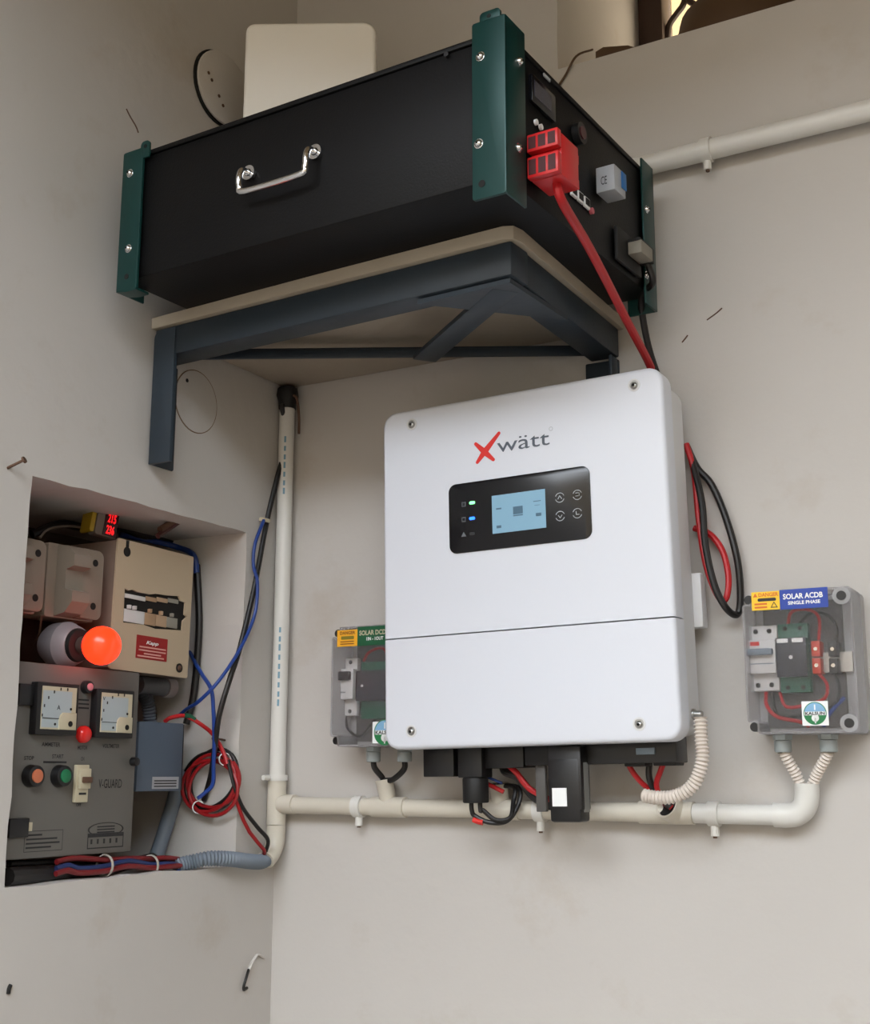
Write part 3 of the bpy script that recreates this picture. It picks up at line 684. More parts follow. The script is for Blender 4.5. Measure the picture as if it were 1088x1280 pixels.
B().lathe(cT, (-.32, -.80, .42), [(.0165, -.006), (.0165, .013), (.0140, .013), (.0140, .004)], 24).obj('tee_branch', M_pvcb, tee)
B().lathe(cT, (-.32, -.80, .42), [(.0139, .0095), (.0139, .010)], 20).obj('dark_opening', M_dark, tee)
tee = B().tube([at(596), at(650)], R1+.002, 24, smooth=False).obj('tee_fitting', M_pvcb, lo)
q = at(626); B().lathe(q+tz*.009, (0, -.15, 1), [(.0118, 0), (.0128, .022), (.0135, .023), (.0135, .026), (.011, .026), (.011, .018)], 20).obj('tee_branch', M_pvcb, tee)
TEE2 = q+Vector((0, -.004, .032))
e0 = at(968); e1 = at(1010)
el = B().tube([e0, at(972)], R1+.0024, 24, smooth=False).tube([at(970), at(984), at(996)+tz*.002, at(1006)+tz*.010, at(1010)+tz*.022, at(1010.5)+tz*.038], R1+.0024, 24, 6).obj('elbow', M_pvc, lo)
ELB = at(1010.5)+tz*.038
for px in (449, 676, 893): saddle(lo, at(px), R1, dirp)
# upper conduit
ua, ub = P(770, 216, y=-.022), P(1150, 122.5, y=-.022)
ucn = thing('upper_conduit', 'pale conduit pipe running across right wall behind battery', 'pipe', T(ua))
pipe(ucn, ua, ub, .0142, M_pvc)
saddle(ucn, P(884, 188, y=-.022), .0142, ub-ua)
# corner conduit, standing in the corner
cc = thing('corner_conduit', 'upright white conduit pipe standing in the room corner', 'pipe', T((.0165, YP, 1.39)))
X_, Y_ = .0165, YP
pipe(cc, (X_, Y_, 1.466), (X_, Y_, 2.078), R1, M_pvc)
zt_ = P(345, 1005, y=Y_).z
B().tube([(X_, Y_, zt_-.030), (X_, Y_, zt_+.034)], R1+.0022, 24, smooth=False).obj('tee_fitting', M_pvcb, cc)
B().tube([(X_+.008, Y_, zt_), (X_+.034, Y_, zt_)], R1+.002, 24, smooth=False).obj('tee_branch', M_pvcb, cc)
B().tube([(X_, Y_, zt_-.0305), (X_, Y_, zt_-.042), (X_, Y_-.002, zt_-.058), (X_-.001, Y_-.010, zt_-.072), (X_-.001, Y_-.022, zt_-.080)], R1+.002, 24, 5).obj('elbow', M_pvcb, cc)
o = B().tube([(X_, Y_, zt_+.0345), (X_, Y_, zt_+.043)], R1+.0035, 24, smooth=False).obj('collar', M_pvc, cc)
B().tube([(X_-.002, Y_-.018, zt_+.039), (X_-.004, Y_-.030, zt_+.039)], .004, 10, smooth=False).obj('collar_lug', M_pvc, o)
for k in range(16):                                                 # faint maker's print up the pipe
    z_ = (1.60+.014*k) if k < 9 else (1.93+.014*(k-9)); fa = math.radians(-62)
    B(T((X_+(R1+.0002)*math.cos(fa), Y_+(R1+.0002)*math.sin(fa), z_)) @ RZ(28)).box(-.0016, .0016, -.0003, .0, 0, .008 if k % 3 else .010).obj('printed_mark', mat('pipe_print', (110, 150, 170), .5), cc)
ELC = Vector((X_-.001, Y_-.022, zt_-.080))

# ================================================================== cables on the right wall
def cable(name, label, m, pts, r, cat='cable', group=None, seg=10, sub=8, **k):
    q = [p if isinstance(p, Vector) else P(p[0], p[1], y=p[2]) for p in pts]
    return tag(B().tube(q, r, seg, sub, **k).obj(name, m, origin=q[0]), label, cat, group)
cable('battery_cable', 'red battery cable slanting from red plug down behind inverter', M_red,
      [PLUG+Vector((0, 0, .003)), PLUG+Vector((.002, .012, -.018)), PLUG.lerp(P(815, 462, y=-.026), .3)+Vector((.002, 0, -.004)), PLUG.lerp(P(815, 462, y=-.026), .65)+Vector((.002, 0, -.004)), P(815, 462, y=-.026), P(822, 500, y=-.022)], .0056)
cable('battery_cable', 'black battery cable hanging from black plug down behind inverter', M_bcab,
      [PLUG2+Vector((0, 0, .004)), PLUG2+Vector((.002, .01, -.02)), (802, 372, -.07), (809, 425, -.04), (822, 470, -.022), (836, 520, -.018)], .0046)
cable('red_cable_loop', 'red cable looping out beside the inverter edge', M_red,
      [(858, 555, -.02), (868, 590, -.022), (874, 650, -.026), (883, 706, -.03), (898, 745, -.03), (908, 748, -.026), (911, 722, -.02), (904, 690, -.016), (888, 668, -.013), (868, 660, -.012)], .0042)
cable('black_cable_loop', 'black cable looping beside inverter down to clear-lid box', M_bcab,
      [(858, 556, -.012), (872, 585, -.013), (890, 606, -.014), (908, 648, -.014), (922, 700, -.016), (926, 745, -.014), (922, 768, -.016), (908, 760, -.036), (893, 730, -.04), (882, 680, -.036), (878, 630, -.032), (868, 585, -.022), (862, 565, -.016)], .0046)
# wires below the DC box, into the first tee
cable('black_wire', 'black wire from left gland of DC box into conduit tee', M_bcab, [gd1+tz*.004, gd1+Vector((.001, .002, -.008)), (478, 972, -.028), TEE1+Vector((-.002, 0, -.002))], .0042)
cable('black_wire', 'black wire curving from gland behind inverter into conduit tee', M_bcab, [gd2+tz*.004, gd2+Vector((-.002, .002, -.010)), (492, 974, -.030), (482, 976, -.027), TEE1+Vector((.003, 0, -.004))], .0042)
# loops under the inverter
gx = FI @ Vector((xm, .052, zc))
for k, (dx, lab_) in enumerate(((-.007, 'black solar wire in deeper loop below inverter gland, with red sleeve'), (.006, 'black solar wire in shallower loop below inverter gland'))):
    cable('solar_wire', lab_, M_bcab, [gx+Vector((dx, 0, .004)), gx+Vector((dx+.001, 0, -.010)), (594+k*10, 1020-k*7, -.075), (612+k*8, 1028-k*3, -.07), (634+k*4, 1026-k*4, -.06), (648-k*6, 1006-k*4, -.045), (649-k*6, 985, -.036), TEE2+Vector((.002-k*.004, 0, .0))], .0032)
sl0, sl1 = P(592, 1024, y=-.0755), P(604, 1028, y=-.073)
cable('red_sleeve', 'short red sleeve around deepest black loop below inverter', M_logored, [sl0, (sl0+sl1)/2+Vector((0, 0, -.0005)), sl1], .0041, 'sleeve')
cable('thick_black_cable', 'thick black cable curving below inverter into conduit behind logger stick', M_bcab, [(628, 952, -.05), (632, 964, -.055), (648, 972, -.055), (668, 996, -.046), (690, 1008, -.038)], .006)
cable('red_wire', 'red wire curving beside thick black cable below inverter', M_red, [(634, 955, -.058), (646, 966, -.062), (660, 984, -.058), (680, 996, -.05), (700, 1004, -.045)], .004)
cable('red_wire', 'short red wire stretching behind black inverter gland', M_red, [(600, 974, -.05), (612, 981, -.048), (630, 990, -.044)], .003)
cable('blue_wire', 'thin blue wire crossing behind black inverter gland', M_blue, [(594, 970, -.055), (610, 972, -.054), (628, 979, -.048)], .0018)
cable('red_wire', 'red wire slanting from left gland at inverter bottom right', M_red, [(783, 948, -.06), (790, 963, -.058), (802, 978, -.05), (816, 990, -.042), (836, 1008, -.038)], .0036)
cable('red_wire', 'red wire dropping from right gland at inverter bottom right', M_red, [(832, 948, -.062), (826, 964, -.06), (821, 980, -.052), (826, 996, -.045), (840, 1010, -.040)], .0036)
cable('black_wire', 'short black wire between two red wires under inverter', M_bcab, [(812, 950, -.055), (812, 972, -.054), (820, 990, -.047), (838, 1009, -.044)], .0042)
# corrugated hoses
p_ = P(866, 897, x=.694)
cable('corrugated_hose', 'cream corrugated hose curling from inverter side stud to conduit', M_hose,
      [Vector((.704, p_.y, p_.z)), (877, 922, -.102), (878, 952, -.103), (867, 981, -.102), (845, 995, -.10), (822, 997, -.098), (804, 994, -.095)], .0074, 'hose', seg=16, corr=.0013, pitch=.0046)
cable('corrugated_hose', 'cream corrugated hose from left gland of AC box to conduit elbow', M_hose,
      [ga1+tz*.002, ga1.lerp(ELB+Vector((-.0062, 0, 0)), .3), ga1.lerp(ELB+Vector((-.0062, 0, 0)), .7), ELB+Vector((-.0062, 0, -.004))], .0060, 'hose', seg=14, corr=.0012, pitch=.0046)
cable('corrugated_hose', 'cream corrugated hose from right gland of AC box to conduit elbow', M_hose,
      [ga2+tz*.002, ga2.lerp(ELB+Vector((.0062, 0, 0)), .3), ga2.lerp(ELB+Vector((.0062, 0, 0)), .7), ELB+Vector((.0062, 0, -.004))], .0060, 'hose', seg=14, corr=.0012, pitch=.0046)

# ================================================================== niche in the left wall
def lq(px, py, x): return P(px, py, x=x)
PY = .032                                                          # starter panel front, local Y in LW
FP = LW
sp = thing('starter_panel', 'grey motor starter panel with two square dial meters in wall niche', 'control panel', LW @ T((-.40, PY, 1.397)))
px0, px1, pz0, pz1 = -.5185, -.279, 1.397, 1.635
B(FP).box(px0+.004, px1-.003, PY+.0045, PY+.105, pz0+.003, pz1-.003, .002).obj('enclosure', M_panel, sp)
door = B(FP).box(px0, px1, PY, PY+.004, pz0, pz1, .0012).obj('door', M_panel, sp)
def meter(xl, xr, yt, yb, letter, name):
    f_ = PY-.013; a, c, z0, z1 = rp(FP, f_, xl, xr, yt, yb)
    m_ = B(FP).box(a, c, f_, PY-.0005, z0, z1, .0015).obj(name, M_black, sp)
    a2, c2, z2, z3 = a+.007, c-.005, z0+.007, z1-.005; W, H = c2-a2, z3-z2
    B(FP).box(a2, c2, f_-.0008, f_, z2, z3).obj('dial_surround', M_creamd, m_)
    B(FP).box(a2+.001, a2+W*.86, f_-.0012, f_-.0008, z2+H*.04, z3-H*.10).obj('dial', M_dial, m_)
    B(FP).prism([(a2+W*.5, z2), (c2, z2), (c2, z2+H*.40), (a2+W*.60, z2+H*.40), (a2+W*.53, z2+H*.34), (a2+W*.50, z2+H*.25)], f_-.003, f_-.0012, .0005).obj('dial_cover', M_creamd, m_)
    B(FP).box(a2+W*.03, a2+W*.51, f_-.0018, f_-.0013, z2+H*.245, z2+H*.262).obj('needle', M_ink, m_)
    B(FP).cyl((a2+W*.82, f_-.0036, z2+H*.14), .0036, .001).obj('cover_screw', M_dark, m_)
    for (u_, v_) in ((.84, .49), (.40, .12)): B(FP).cyl((a2+W*u_, f_-.0018, z2+H*v_), .0016, .001).obj('dial_screw', M_dark, m_)
    if letter == 'A':
        B(FP).text('A', a2+W*.43, a2+W*.53, z2+H*.46, z2+H*.57, f_-.0012, bold=.02).obj('dial_letter', M_ink, m_)
    else:
        B(FP).text('V', a2+W*.02, a2+W*.10, z3-H*.20, z3-H*.11, f_-.0012, bold=.02).obj('dial_letter', M_ink, m_)
    for k in range(6):
        t_ = math.radians(176-k*19); r_ = W*.60; gx_, gz_ = a2+W*.62, z2+H*.27
        B(FP).box(gx_+r_*math.cos(t_)-.0009, gx_+r_*math.cos(t_)+.0009, f_-.0016, f_-.0012, gz_+r_*1.05*math.sin(t_)-.0018, gz_+r_*1.05*math.sin(t_)+.0018).obj('scale_mark', M_ink, m_)
    return m_
lab(meter(46, 98, 853.5, 919, 'A', 'ammeter'), 'square ammeter dial with cream cover')
lab(meter(121, 167.5, 862, 922.5, 'V', 'voltmeter'), 'square voltmeter dial with cream cover')
def knob(px, py, r, h, m_, cap=None, name='push_button', capr=.6, dome=False):
    X, Z = lp(FP, px, py, PY)
    o = B(FP).cyl((X, PY-h, Z), r*.92, h-.0003, r2=r, bev=.0008) if not dome else B(FP).cyl((X, PY-h*.4, Z), r, h*.4-.0003).dome((X, PY-h*.4, Z), r, h*.6)
    o = o.obj(name, m_, sp)
    if cap: B(FP).cyl((X, PY-h-.002, Z), r*capr, .003, bev=.0006).obj('button_cap', cap, o)
    return o
knob(37, 970, .0140, .013, M_black, mat('orange_cap', (196, 112, 78), .45))
knob(72.5, 970, .0140, .013, M_black, mat('green_cap', (20, 112, 72), .45))
knob(106, 859, .0088, .009, M_black, mat('pink_cap', (206, 128, 140), .35), 'pilot_lamp', .55)
knob(102.5, 918, .0112, .012, mat('red_lens', (214, 40, 38), .2), None, 'pilot_lamp', dome=True)
knob(165, 952, .006, .010, M_black, None, 'latch_knob')
a, c, z0, z1 = rp(FP, PY-.006, 95, 111, 956, 1003)
o = B(FP).box(a, c, PY-.006, PY-.0005, z0, z1, .001).box(a+.003, c, PY-.010, PY-.0058, z0+(z1-z0)*.36, z1-(z1-z0)*.1, .001).obj('breaker_switch', M_creamd, sp)
B(FP).box(a+.006, c-.002, PY-.015, PY-.0102, z0+(z1-z0)*.52, z0+(z1-z0)*.68, .001).obj('switch_lever', M_rust, o)
B(FP).box(a+.006, c-.004, PY-.0065, PY-.0059, z0+(z1-z0)*.2, z0+(z1-z0)*.26).obj('printed_mark', M_ink, o)
for (xl, xr, yt, yb) in ((20, 45, 855, 882), (8, 32, 1023, 1047)):
    a, c, z0, z1 = rp(FP, PY, xl, xr, yt, yb); B(FP).box(max(a, px0+.001), c, PY-.006, PY-.0003, z0, z1, .001).obj('hinge', M_black, sp)
def ptext(txt, xl, xr, yt, yb, bold=.01):
    a, c, z0, z1 = rp(FP, PY, xl, xr, yt, yb); B(FP).text(txt, a, c, z0, z1, PY-.0002, bold=bold).obj('panel_lettering', M_ink, sp)
ptext('V-GUARD', 123, 152, 974, 985, .0); ptext('STOP', 30, 42, 945, 950); ptext('START', 65, 79, 943, 948)
ptext('AMMETER', 52, 75, 928, 933); ptext('VOLTMETER', 128, 149, 930, 935); ptext('ON', 101, 105, 946, 951); ptext('OFF', 95, 101, 1004, 1008)
ptext('MOTOR', 97, 109, 932, 937)
for yy in (875, 880, 885): 
    a, c, z0, z1 = rp(FP, PY, 98, 111, yy-1, yy+1); B(FP).box(a, c, PY-.0004, PY-.0001, z0, z1).obj('printed_row', M_ink, sp)
a, c, z0, z1 = rp(FP, PY, 54, 83, 951.5, 954); B(FP).box(a, c, PY-.0004, PY-.0001, z0, z1).obj('printed_row', M_ink, sp)
def outline(xl, xr, yt, yb, w_, nm='printed_frame'):
    a, c, z0, z1 = rp(FP, PY, xl, xr, yt, yb)
    b = B(FP); n_ = [(a, z0), (c, z0), (c, z1), (a, z1)]; i_ = [(a+w_, z0+w_), (c-w_, z0+w_), (c-w_, z1-w_), (a+w_, z1-w_)]
    vs = [(p[0], PY-.0004, p[1]) for p in n_+i_]; b._add(vs, [(i, (i+1) % 4, 4+(i+1) % 4, 4+i) for i in range(4)]); b.obj(nm, M_ink, sp); return a, c, z0, z1
a, c, z0, z1 = outline(30, 78, 1038, 1064, .0006)
for k, e in enumerate((.45, .85, .92, .7)): B(FP).box(a+.003, a+(c-a)*e, PY-.0004, PY-.0001, z1-(k+1)*(z1-z0)/5-.001, z1-(k+1)*(z1-z0)/5+.001).obj('printed_row', M_ink, sp)
a, c, z0, z1 = outline(109, 154, 1041, 1060, .0014)
B(FP).box(a+.001, c-.001, PY-.0004, PY-.0001, z1-.005, z1-.0015).obj('printed_row', M_ink, sp)
for k in range(5): B(FP).box(a+.006+k*.0115, a+.009+k*.0115, PY-.0004, PY-.0001, z0+.006, z0+.012).obj('printed_mark', M_ink, sp)
a, c, z0, z1 = rp(FP, PY, 110, 154, 1028, 1045); cx_, cz_ = (a+c)/2, (z0+z1)/2
B(FP).ring((cx_, cz_), (c-a)/2, (c-a)/2-.002, PY-.0006, PY-.0001, 32, 1, (z1-z0)/(c-a)).obj('printed_oval', M_ink, sp)
for k in (-1, 0, 1): B(FP).box(cx_-.016, cx_+.016, PY-.0004, PY-.0001, cz_+k*.0035-.0008, cz_+k*.0035+.0008).obj('printed_row', M_ink, sp)
a, c, z0, z1 = rp(FP, PY, 33, 40, 1028, 1039); B(FP).box(a, c, PY-.0006, PY-.0001, z0, z1).obj('number_label', M_creamd, sp)

# cream breaker box with a torn-out window
KY = .06; FK = LW @ T((-.228, KY, 1.64)) @ RY(1.0)
kb = thing('breaker_box', 'cream metal breaker box with ragged cutout and red label in niche', 'breaker box', FK)
def kp(px, py): return lp(FK, px, py, 0)
k0 = kp(142, 760)[0]; k1 = kp(238.5, 770)[0]; kz0 = kp(188, 842)[1]; kz1 = kp(195, 684)[1]
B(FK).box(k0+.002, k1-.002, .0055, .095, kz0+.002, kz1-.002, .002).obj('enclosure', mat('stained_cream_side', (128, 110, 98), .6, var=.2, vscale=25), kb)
cw = [kp(x, y) for x, y in ((156, 735), (161, 738), (166, 737), (172, 740), (188, 743), (196, 742), (208, 744), (224, 745), (226, 751), (232, 753), (231, 768), (234, 771), (229, 776), (228, 788), (212, 787), (194, 786), (180, 781), (154, 778), (155, 760))]
# front plate with the hole
fb = B(FK); bm = fb.bm; outp = rr(k0, k1, kz0, kz1, .003, 3)
def plate(y):
    vo = [bm.verts.new(FK @ Vector((p[0], y, p[1]))) for p in outp]; vi = [bm.verts.new(FK @ Vector((p[0], y, p[1]))) for p in cw]
    eo = [bm.edges.new((vo[i], vo[(i+1) % len(vo)])) for i in range(len(vo))]; ei = [bm.edges.new((vi[i], vi[(i+1) % len(vi)])) for i in range(len(vi))]
    bmesh.ops.triangle_fill(bm, use_beauty=True, edges=eo+ei); return vo, vi
vo, vi = plate(0); wo, wi = plate(.003)
for A_, B_ in ((vo, wo), (vi, wi)):
    for i in range(len(A_)): bm.faces.new((A_[i], A_[(i+1) % len(A_)], B_[(i+1) % len(A_)], B_[i]))
bmesh.ops.recalc_face_normals(bm, faces=bm.faces[:]); fb.obj('front_plate', M_cream, kb, smooth=False)
ca, cz = kp(157, 758)[0], kp(190, 784)[1]
xs = [p[0] for p in cw]; zs = [p[1] for p in cw]
B(FK).box(min(xs)-.002, max(xs)+.002, .0032, .0052, min(zs)-.002, max(zs)+.002).obj('dark_backing', M_dark, kb)
tones = [M_mcb, mat('aged_tan', (168, 140, 110), .5), mat('aged_tan2', (176, 150, 122), .5), mat('aged_grey', (140, 138, 128), .5)]
mx0, mx1 = min(xs)+.003, max(xs)-.012; mw = (mx1-mx0)/5.6; x = mx0
for k, w_ in enumerate((2.0, 1.1, 1.1, 1.1)):
    zt_l = kp(165+k*18, 762+k*3.5)[1]; zb_l = kp(165+k*18, 778+k*2.5)[1]; ztop = kp(165+k*18, 742+k*2)[1]
    mm = B(FK).box(x, x+w_*mw-.0008, .0012, .0031, zb_l, zt_l, .0004).box(x, x+w_*mw-.0008, .0014, .0031, ztop-.007, ztop-.001, .0003).obj('breaker_module', tones[k], kb)
    for j in range(2 if k == 0 else 1):
        B(FK).box(x+.006+j*.011, x+.011+j*.011, -.002, .003, zt_l+.0005, zt_l+.006, .0006).obj('breaker_toggle', tones[k], mm)
    x += w_*mw
a, c, z0, z1 = rp(FK, 0, 170, 209, 796, 825)
rl = B(FK).rrect(a, c, z0, z1, -.0004, .0002, .001).obj('red_label', M_redlab, kb)
B(FK).text('Kapp', a+.30*(c-a), a+.70*(c-a), z0+.60*(z1-z0), z0+.80*(z1-z0), -.0005, bold=.03, shear=.3).obj('lettering', M_paper, rl)
for v, u0, u1 in ((.48, .1, .95), (.34, .08, .95), (.2, .25, .8), (.08, .05, .9)): B(FK).box(a+u0*(c-a), a+u1*(c-a), -.0007, -.0004, z0+v*(z1-z0), z0+(v+.06)*(z1-z0)).obj('lettering_row', mat('pale_red_print', (214, 160, 150), .5), rl)
X, Z = kp(159, 688); B(FK).cyl((X, -.0004, Z-.002), .007, .0006).obj('keyhole', M_dark, kb)
B(FK).box(X-.003, X+.003, -.0003, .0003, Z, kz1-.0005).obj('keyhole_slot', M_dark, kb)
X, Z = kp(224, 835); s_ = B(FK).cyl((X, -.0008, Z), .0068, .001).obj('screw_seat', M_dark, kb)
B(FK).dome((X, -.0008, Z), .0042, .002).obj('screw_head', M_rust, s_)

# porcelain fuse holders
def fuse(xl, xr, yt, yb, label, flip=False):
    Yb = .062; F = LW; a, c, z0, z1 = rp(F, Yb, xl, xr, yt, yb); W, H = c-a, z1-z0
    t = thing('fuse_holder', label, 'fuse holder', LW @ T(((a+c)/2, Yb, z0)))
    B(F).rrect(a, c, z0, z1, Yb+.012, Yb+.055, .004, .001).obj('base', M_porc, t)
    pr = [(Yb+.0115, z0+H*.02), (Yb-.008, z0+H*.06), (Yb-.020, z0+H*.20), (Yb-.020, z0+H*.34), (Yb-.006, z0+H*.38), (Yb-.006, z0+H*.64), (Yb-.020, z0+H*.68), (Yb-.020, z0+H*.84), (Yb-.008, z0+H*.96), (Yb+.0115, z0+H*.98)]
    gpd = B(F).prism(pr, a+W*.18, a+W*.54, axis='x').obj('carrier_grip', M_porc, t)
    fl = B(F).rrect(a+W*.545, c-.001, z0+H*.02, z1-H*.02, Yb-.004, Yb+.0115, (.003, .010, .010, .003), .002).obj('carrier_flange', M_porc, t)
    for v in (.20, .80): B(F).cyl((a+W*.80, Yb-.0046, z0+H*v), .0048, .0008).obj('screw_hole', M_dark, fl)
    return t
fuse(66, 127, 682, 774, 'aged porcelain fuse holder beside cream breaker box, lit red below')
fuse(-6, 55, 669, 764, 'aged porcelain fuse holder at niche edge, partly hidden by wall')
# red bulb in its holder
FBu = LW
bc = lq(127, 807, -.004); hb = lq(62, 806, -.10)
ax = (bc-hb).normalized(); hl = (bc-hb).length
lh = thing('lamp_holder', 'grey bakelite lamp holder pointing sideways above starter panel', 'lamp holder', T(hb))
B().lathe(hb, ax, [(.022, 0), (.029, .012), (.031, .035), (.029, hl-.058), (.025, hl-.046), (.023, hl-.044)], 28).obj('shell', mat('holder_grey', (146, 142, 146), .4), lh)
B().lathe(hb, ax, [(.0225, hl-.0435), (.021, hl-.038), (.017, hl-.036)], 28).obj('rim', M_soft, lh)
lb = thing('red_bulb', 'glowing red night bulb screwed into grey holder', 'bulb', T(bc))
B().lathe(hb, ax, [(.012, hl-.0355), (.013, hl-.024), (.0125, hl-.020)], 20).obj('cap', mat('bulb_cap', (110, 96, 90), .4, .6), lb)
pf = [(.012, hl-.0195)]+[(.0252*math.sin(t_), hl-.0252*math.cos(t_)*1.0) for t_ in [math.radians(d_) for d_ in range(32, 180, 12)]]+[(.0005, hl+.0252)]
B().lathe(hb, ax, pf, 32).obj('glass', M_bulb, lb)
# small digital voltage meter
FV = LW @ T((0, .010, 0)) @ RZ(-14) @ RY(8)
X0, Z0 = lp(FV, 129, 668, 0); X1, Z1 = lp(FV, 151, 644, 0)
vm = thing('digital_meter', 'small digital voltmeter with glowing red digits under niche top', 'meter', FV @ T(((X0+X1)/2, 0, Z0)))
B(FV).rrect(X0-.012, X1, Z0-.001, Z1+.004, .003, .02, .004, .001).obj('case', mat('meter_grey', (128, 118, 110), .5), vm)
B(FV).rrect(X0-.020, X0-.0125, Z0+.001, Z1+.004, .005, .03, .003, .001).obj('rear_shell', mat('meter_yellow', (176, 146, 34), .5), vm)
B(FV).box(X0, X1-.001, .0015, .0028, Z0+.0005, Z1+.003).obj('display', mat('dark_red_display', (52, 6, 12), .3), vm)
for k, tx_ in enumerate(('215', '236')):
    h_ = (Z1-Z0); B(FV).text(tx_, X0+.004, X1-.005, Z0+.003+(1-k)*h_*.48, Z0+.002+(.40+(1-k)*.48)*h_, .0014, bold=.02).obj('digits', M_led, vm)
# rusty clip
FCc = LW @ T((0, .05, 0))
c0, c1 = lq(197, 670, -.05), lq(224, 652, -.05)
rc = thing('rusty_clip', 'small rusty metal clip hanging from niche top', 'clip', T((c0+c1)/2))
B().tube([c0, c1], .0042, 8, smooth=False).obj('jaw', mat('dark_maroon', (70, 34, 30), .5), rc)
B().tube([c0+Vector((0, .004, .010)), c1+Vector((0, .010, .012))], .0048, 8, smooth=False).obj('jaw', M_rust, rc)
B().tube([c1+Vector((0, .002, .0)), c1+Vector((0, .006, .006))], .0028, 8, smooth=False).obj('rivet', M_steel, rc)
B().tube([c1+Vector((-.002, .006, .012)), c1+Vector((-.006, .016, .024))], .002, 6, smooth=False).obj('hanger', M_rust, rc)

# blue-grey capacitor box, hoses and pipe stub behind it
a, c, z0, z1 = rp(LW, .055, 176, 229, 903, 989)
gb = thing('capacitor_box', 'blue-grey metal capacitor box with paper label beside starter panel', 'box', LW @ T(((a+c)/2, .055, z0)))
B(LW).box(a-.006, c-.0015, .055, .125, z0, z1, .0015).obj('case', M_bgrey, gb)
B(LW).box(c-.001, c+.004, .058, .124, z0+.001, z1-.001, .001).obj('side_flange', M_black, gb)
a, c, z0, z1 = rp(LW, .055, 190, 223, 971, 986)
pl = B(LW).box(a, c, .0545, .0549, z0, z1).obj('paper_label', mat('grey_paper', (168, 170, 176), .6), gb)
for v in (.62, .4, .16): B(LW).box(a+.004, c-.005, .0541, .0544, z0+v*(z1-z0), z0+(v+.10)*(z1-z0)).obj('lettering_row', M_ink, pl)
p0 = lq(178, 852, -.12); st = thing('pipe_stub', 'grey pipe stub with pale collar below cream breaker box', 'pipe', T(p0))
B().tube([lq(172, 856, -.11), lq(204, 859, -.11)], .0135, 20, smooth=False).obj('pipe', mat('stub_grey', (92, 96, 100), .5), st)
B().tube([lq(204.5, 859, -.11), lq(214, 860, -.11)], .0150, 20, smooth=False).obj('collar', mat('collar_grey', (158, 152, 154), .5), st)
def ncable(name, label, m, pts, r, cat='cable', **k):
    q = [p if isinstance(p, Vector) else lq(*p) for p in pts]
    return tag(B().tube(q, r, k.pop('seg', 10), 8, **k).obj(name, m, origin=q[0]), label, cat)
ncable('flexible_hose', 'dark grey corrugated hose rising behind starter panel edge', M_greyhose, [(176, 862, -.145), (184, 876, -.145), (187, 892, -.145), (188, 908, -.145)], .010, 'hose', seg=14, corr=.0013, pitch=.005)
ncable('flexible_hose', 'plain grey hose bending down behind capacitor box to niche floor', M_greyhose, [P(226, 962, y=-.108), P(221, 985, y=-.108), P(216, 1006, y=-.109), P(207, 1035, y=-.114), P(199, 1060, y=-.122), P(194, 1072, y=-.128)], .011, 'hose', seg=14)
# floor bundle
M_dred = mat('shaded_red_wire', (112, 22, 26), .45); M_dblue = mat('shaded_blue_wire', (26, 44, 92), .45)  # wire red and blue darkened in colour for the shade on the niche floor
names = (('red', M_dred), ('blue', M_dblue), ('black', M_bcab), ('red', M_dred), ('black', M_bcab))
lbls = ('upper red wire in bundle along the niche floor', 'blue wire in bundle along the niche floor', 'rear black wire in bundle along the niche floor', 'lower red wire in bundle along the niche floor', 'front black wire in bundle along the niche floor')
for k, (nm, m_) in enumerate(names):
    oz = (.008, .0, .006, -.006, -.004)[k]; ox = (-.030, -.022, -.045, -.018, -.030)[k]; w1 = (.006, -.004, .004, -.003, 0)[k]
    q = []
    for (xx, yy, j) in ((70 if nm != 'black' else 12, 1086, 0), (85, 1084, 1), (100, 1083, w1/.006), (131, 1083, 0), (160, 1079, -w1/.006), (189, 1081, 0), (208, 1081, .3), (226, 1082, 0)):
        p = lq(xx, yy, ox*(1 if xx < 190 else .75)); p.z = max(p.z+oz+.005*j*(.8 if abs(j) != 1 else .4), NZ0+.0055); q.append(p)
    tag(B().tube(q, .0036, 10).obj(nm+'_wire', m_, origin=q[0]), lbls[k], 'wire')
ncable('thick_black_cable', 'thick black cable filling the niche floor below starter panel', M_bcab, [(9, 1096, -.02), (40, 1094, -.03), (90, 1090, -.04), (150, 1084, -.07), (190, 1075, -.10)], .0105)
for (xx, lb_) in ((131, 'white cable tie around floor bundle below starter panel'), (188, 'white cable tie around floor bundle near grey hose')):
    p = lq(xx, 1082, -.026); 
    tag(B(T((p.x, p.y, p.z)) @ RZ(0)).ring((0, 0), .0145, .0132, -.0015, .0015, 20).obj('cable_tie', mat('tie_white', (176, 172, 164), .5), origin=p), lb_, 'cable tie')
ncable('corrugated_hose', 'blue-grey corrugated hose lying on niche sill towards corner elbow', M_greyhose,
       [(219, 1083, -.022), (238, 1078, -.012), (262, 1073, .006), (290, 1074, .020), (314, 1077, .022), ELC+Vector((0, -.010, -.002)), ELC+Vector((0, .006, .002))], .0098, 'hose', seg=18, corr=.0012, pitch=.0048)
tag(B().tube([lq(222, 1090, -.016), lq(226, 1096, -.008)], .005, 8, smooth=False).obj('tape_end', M_blue, origin=lq(222, 1090, -.016)), 'bit of blue tape at mouth of corrugated hose', 'tape')
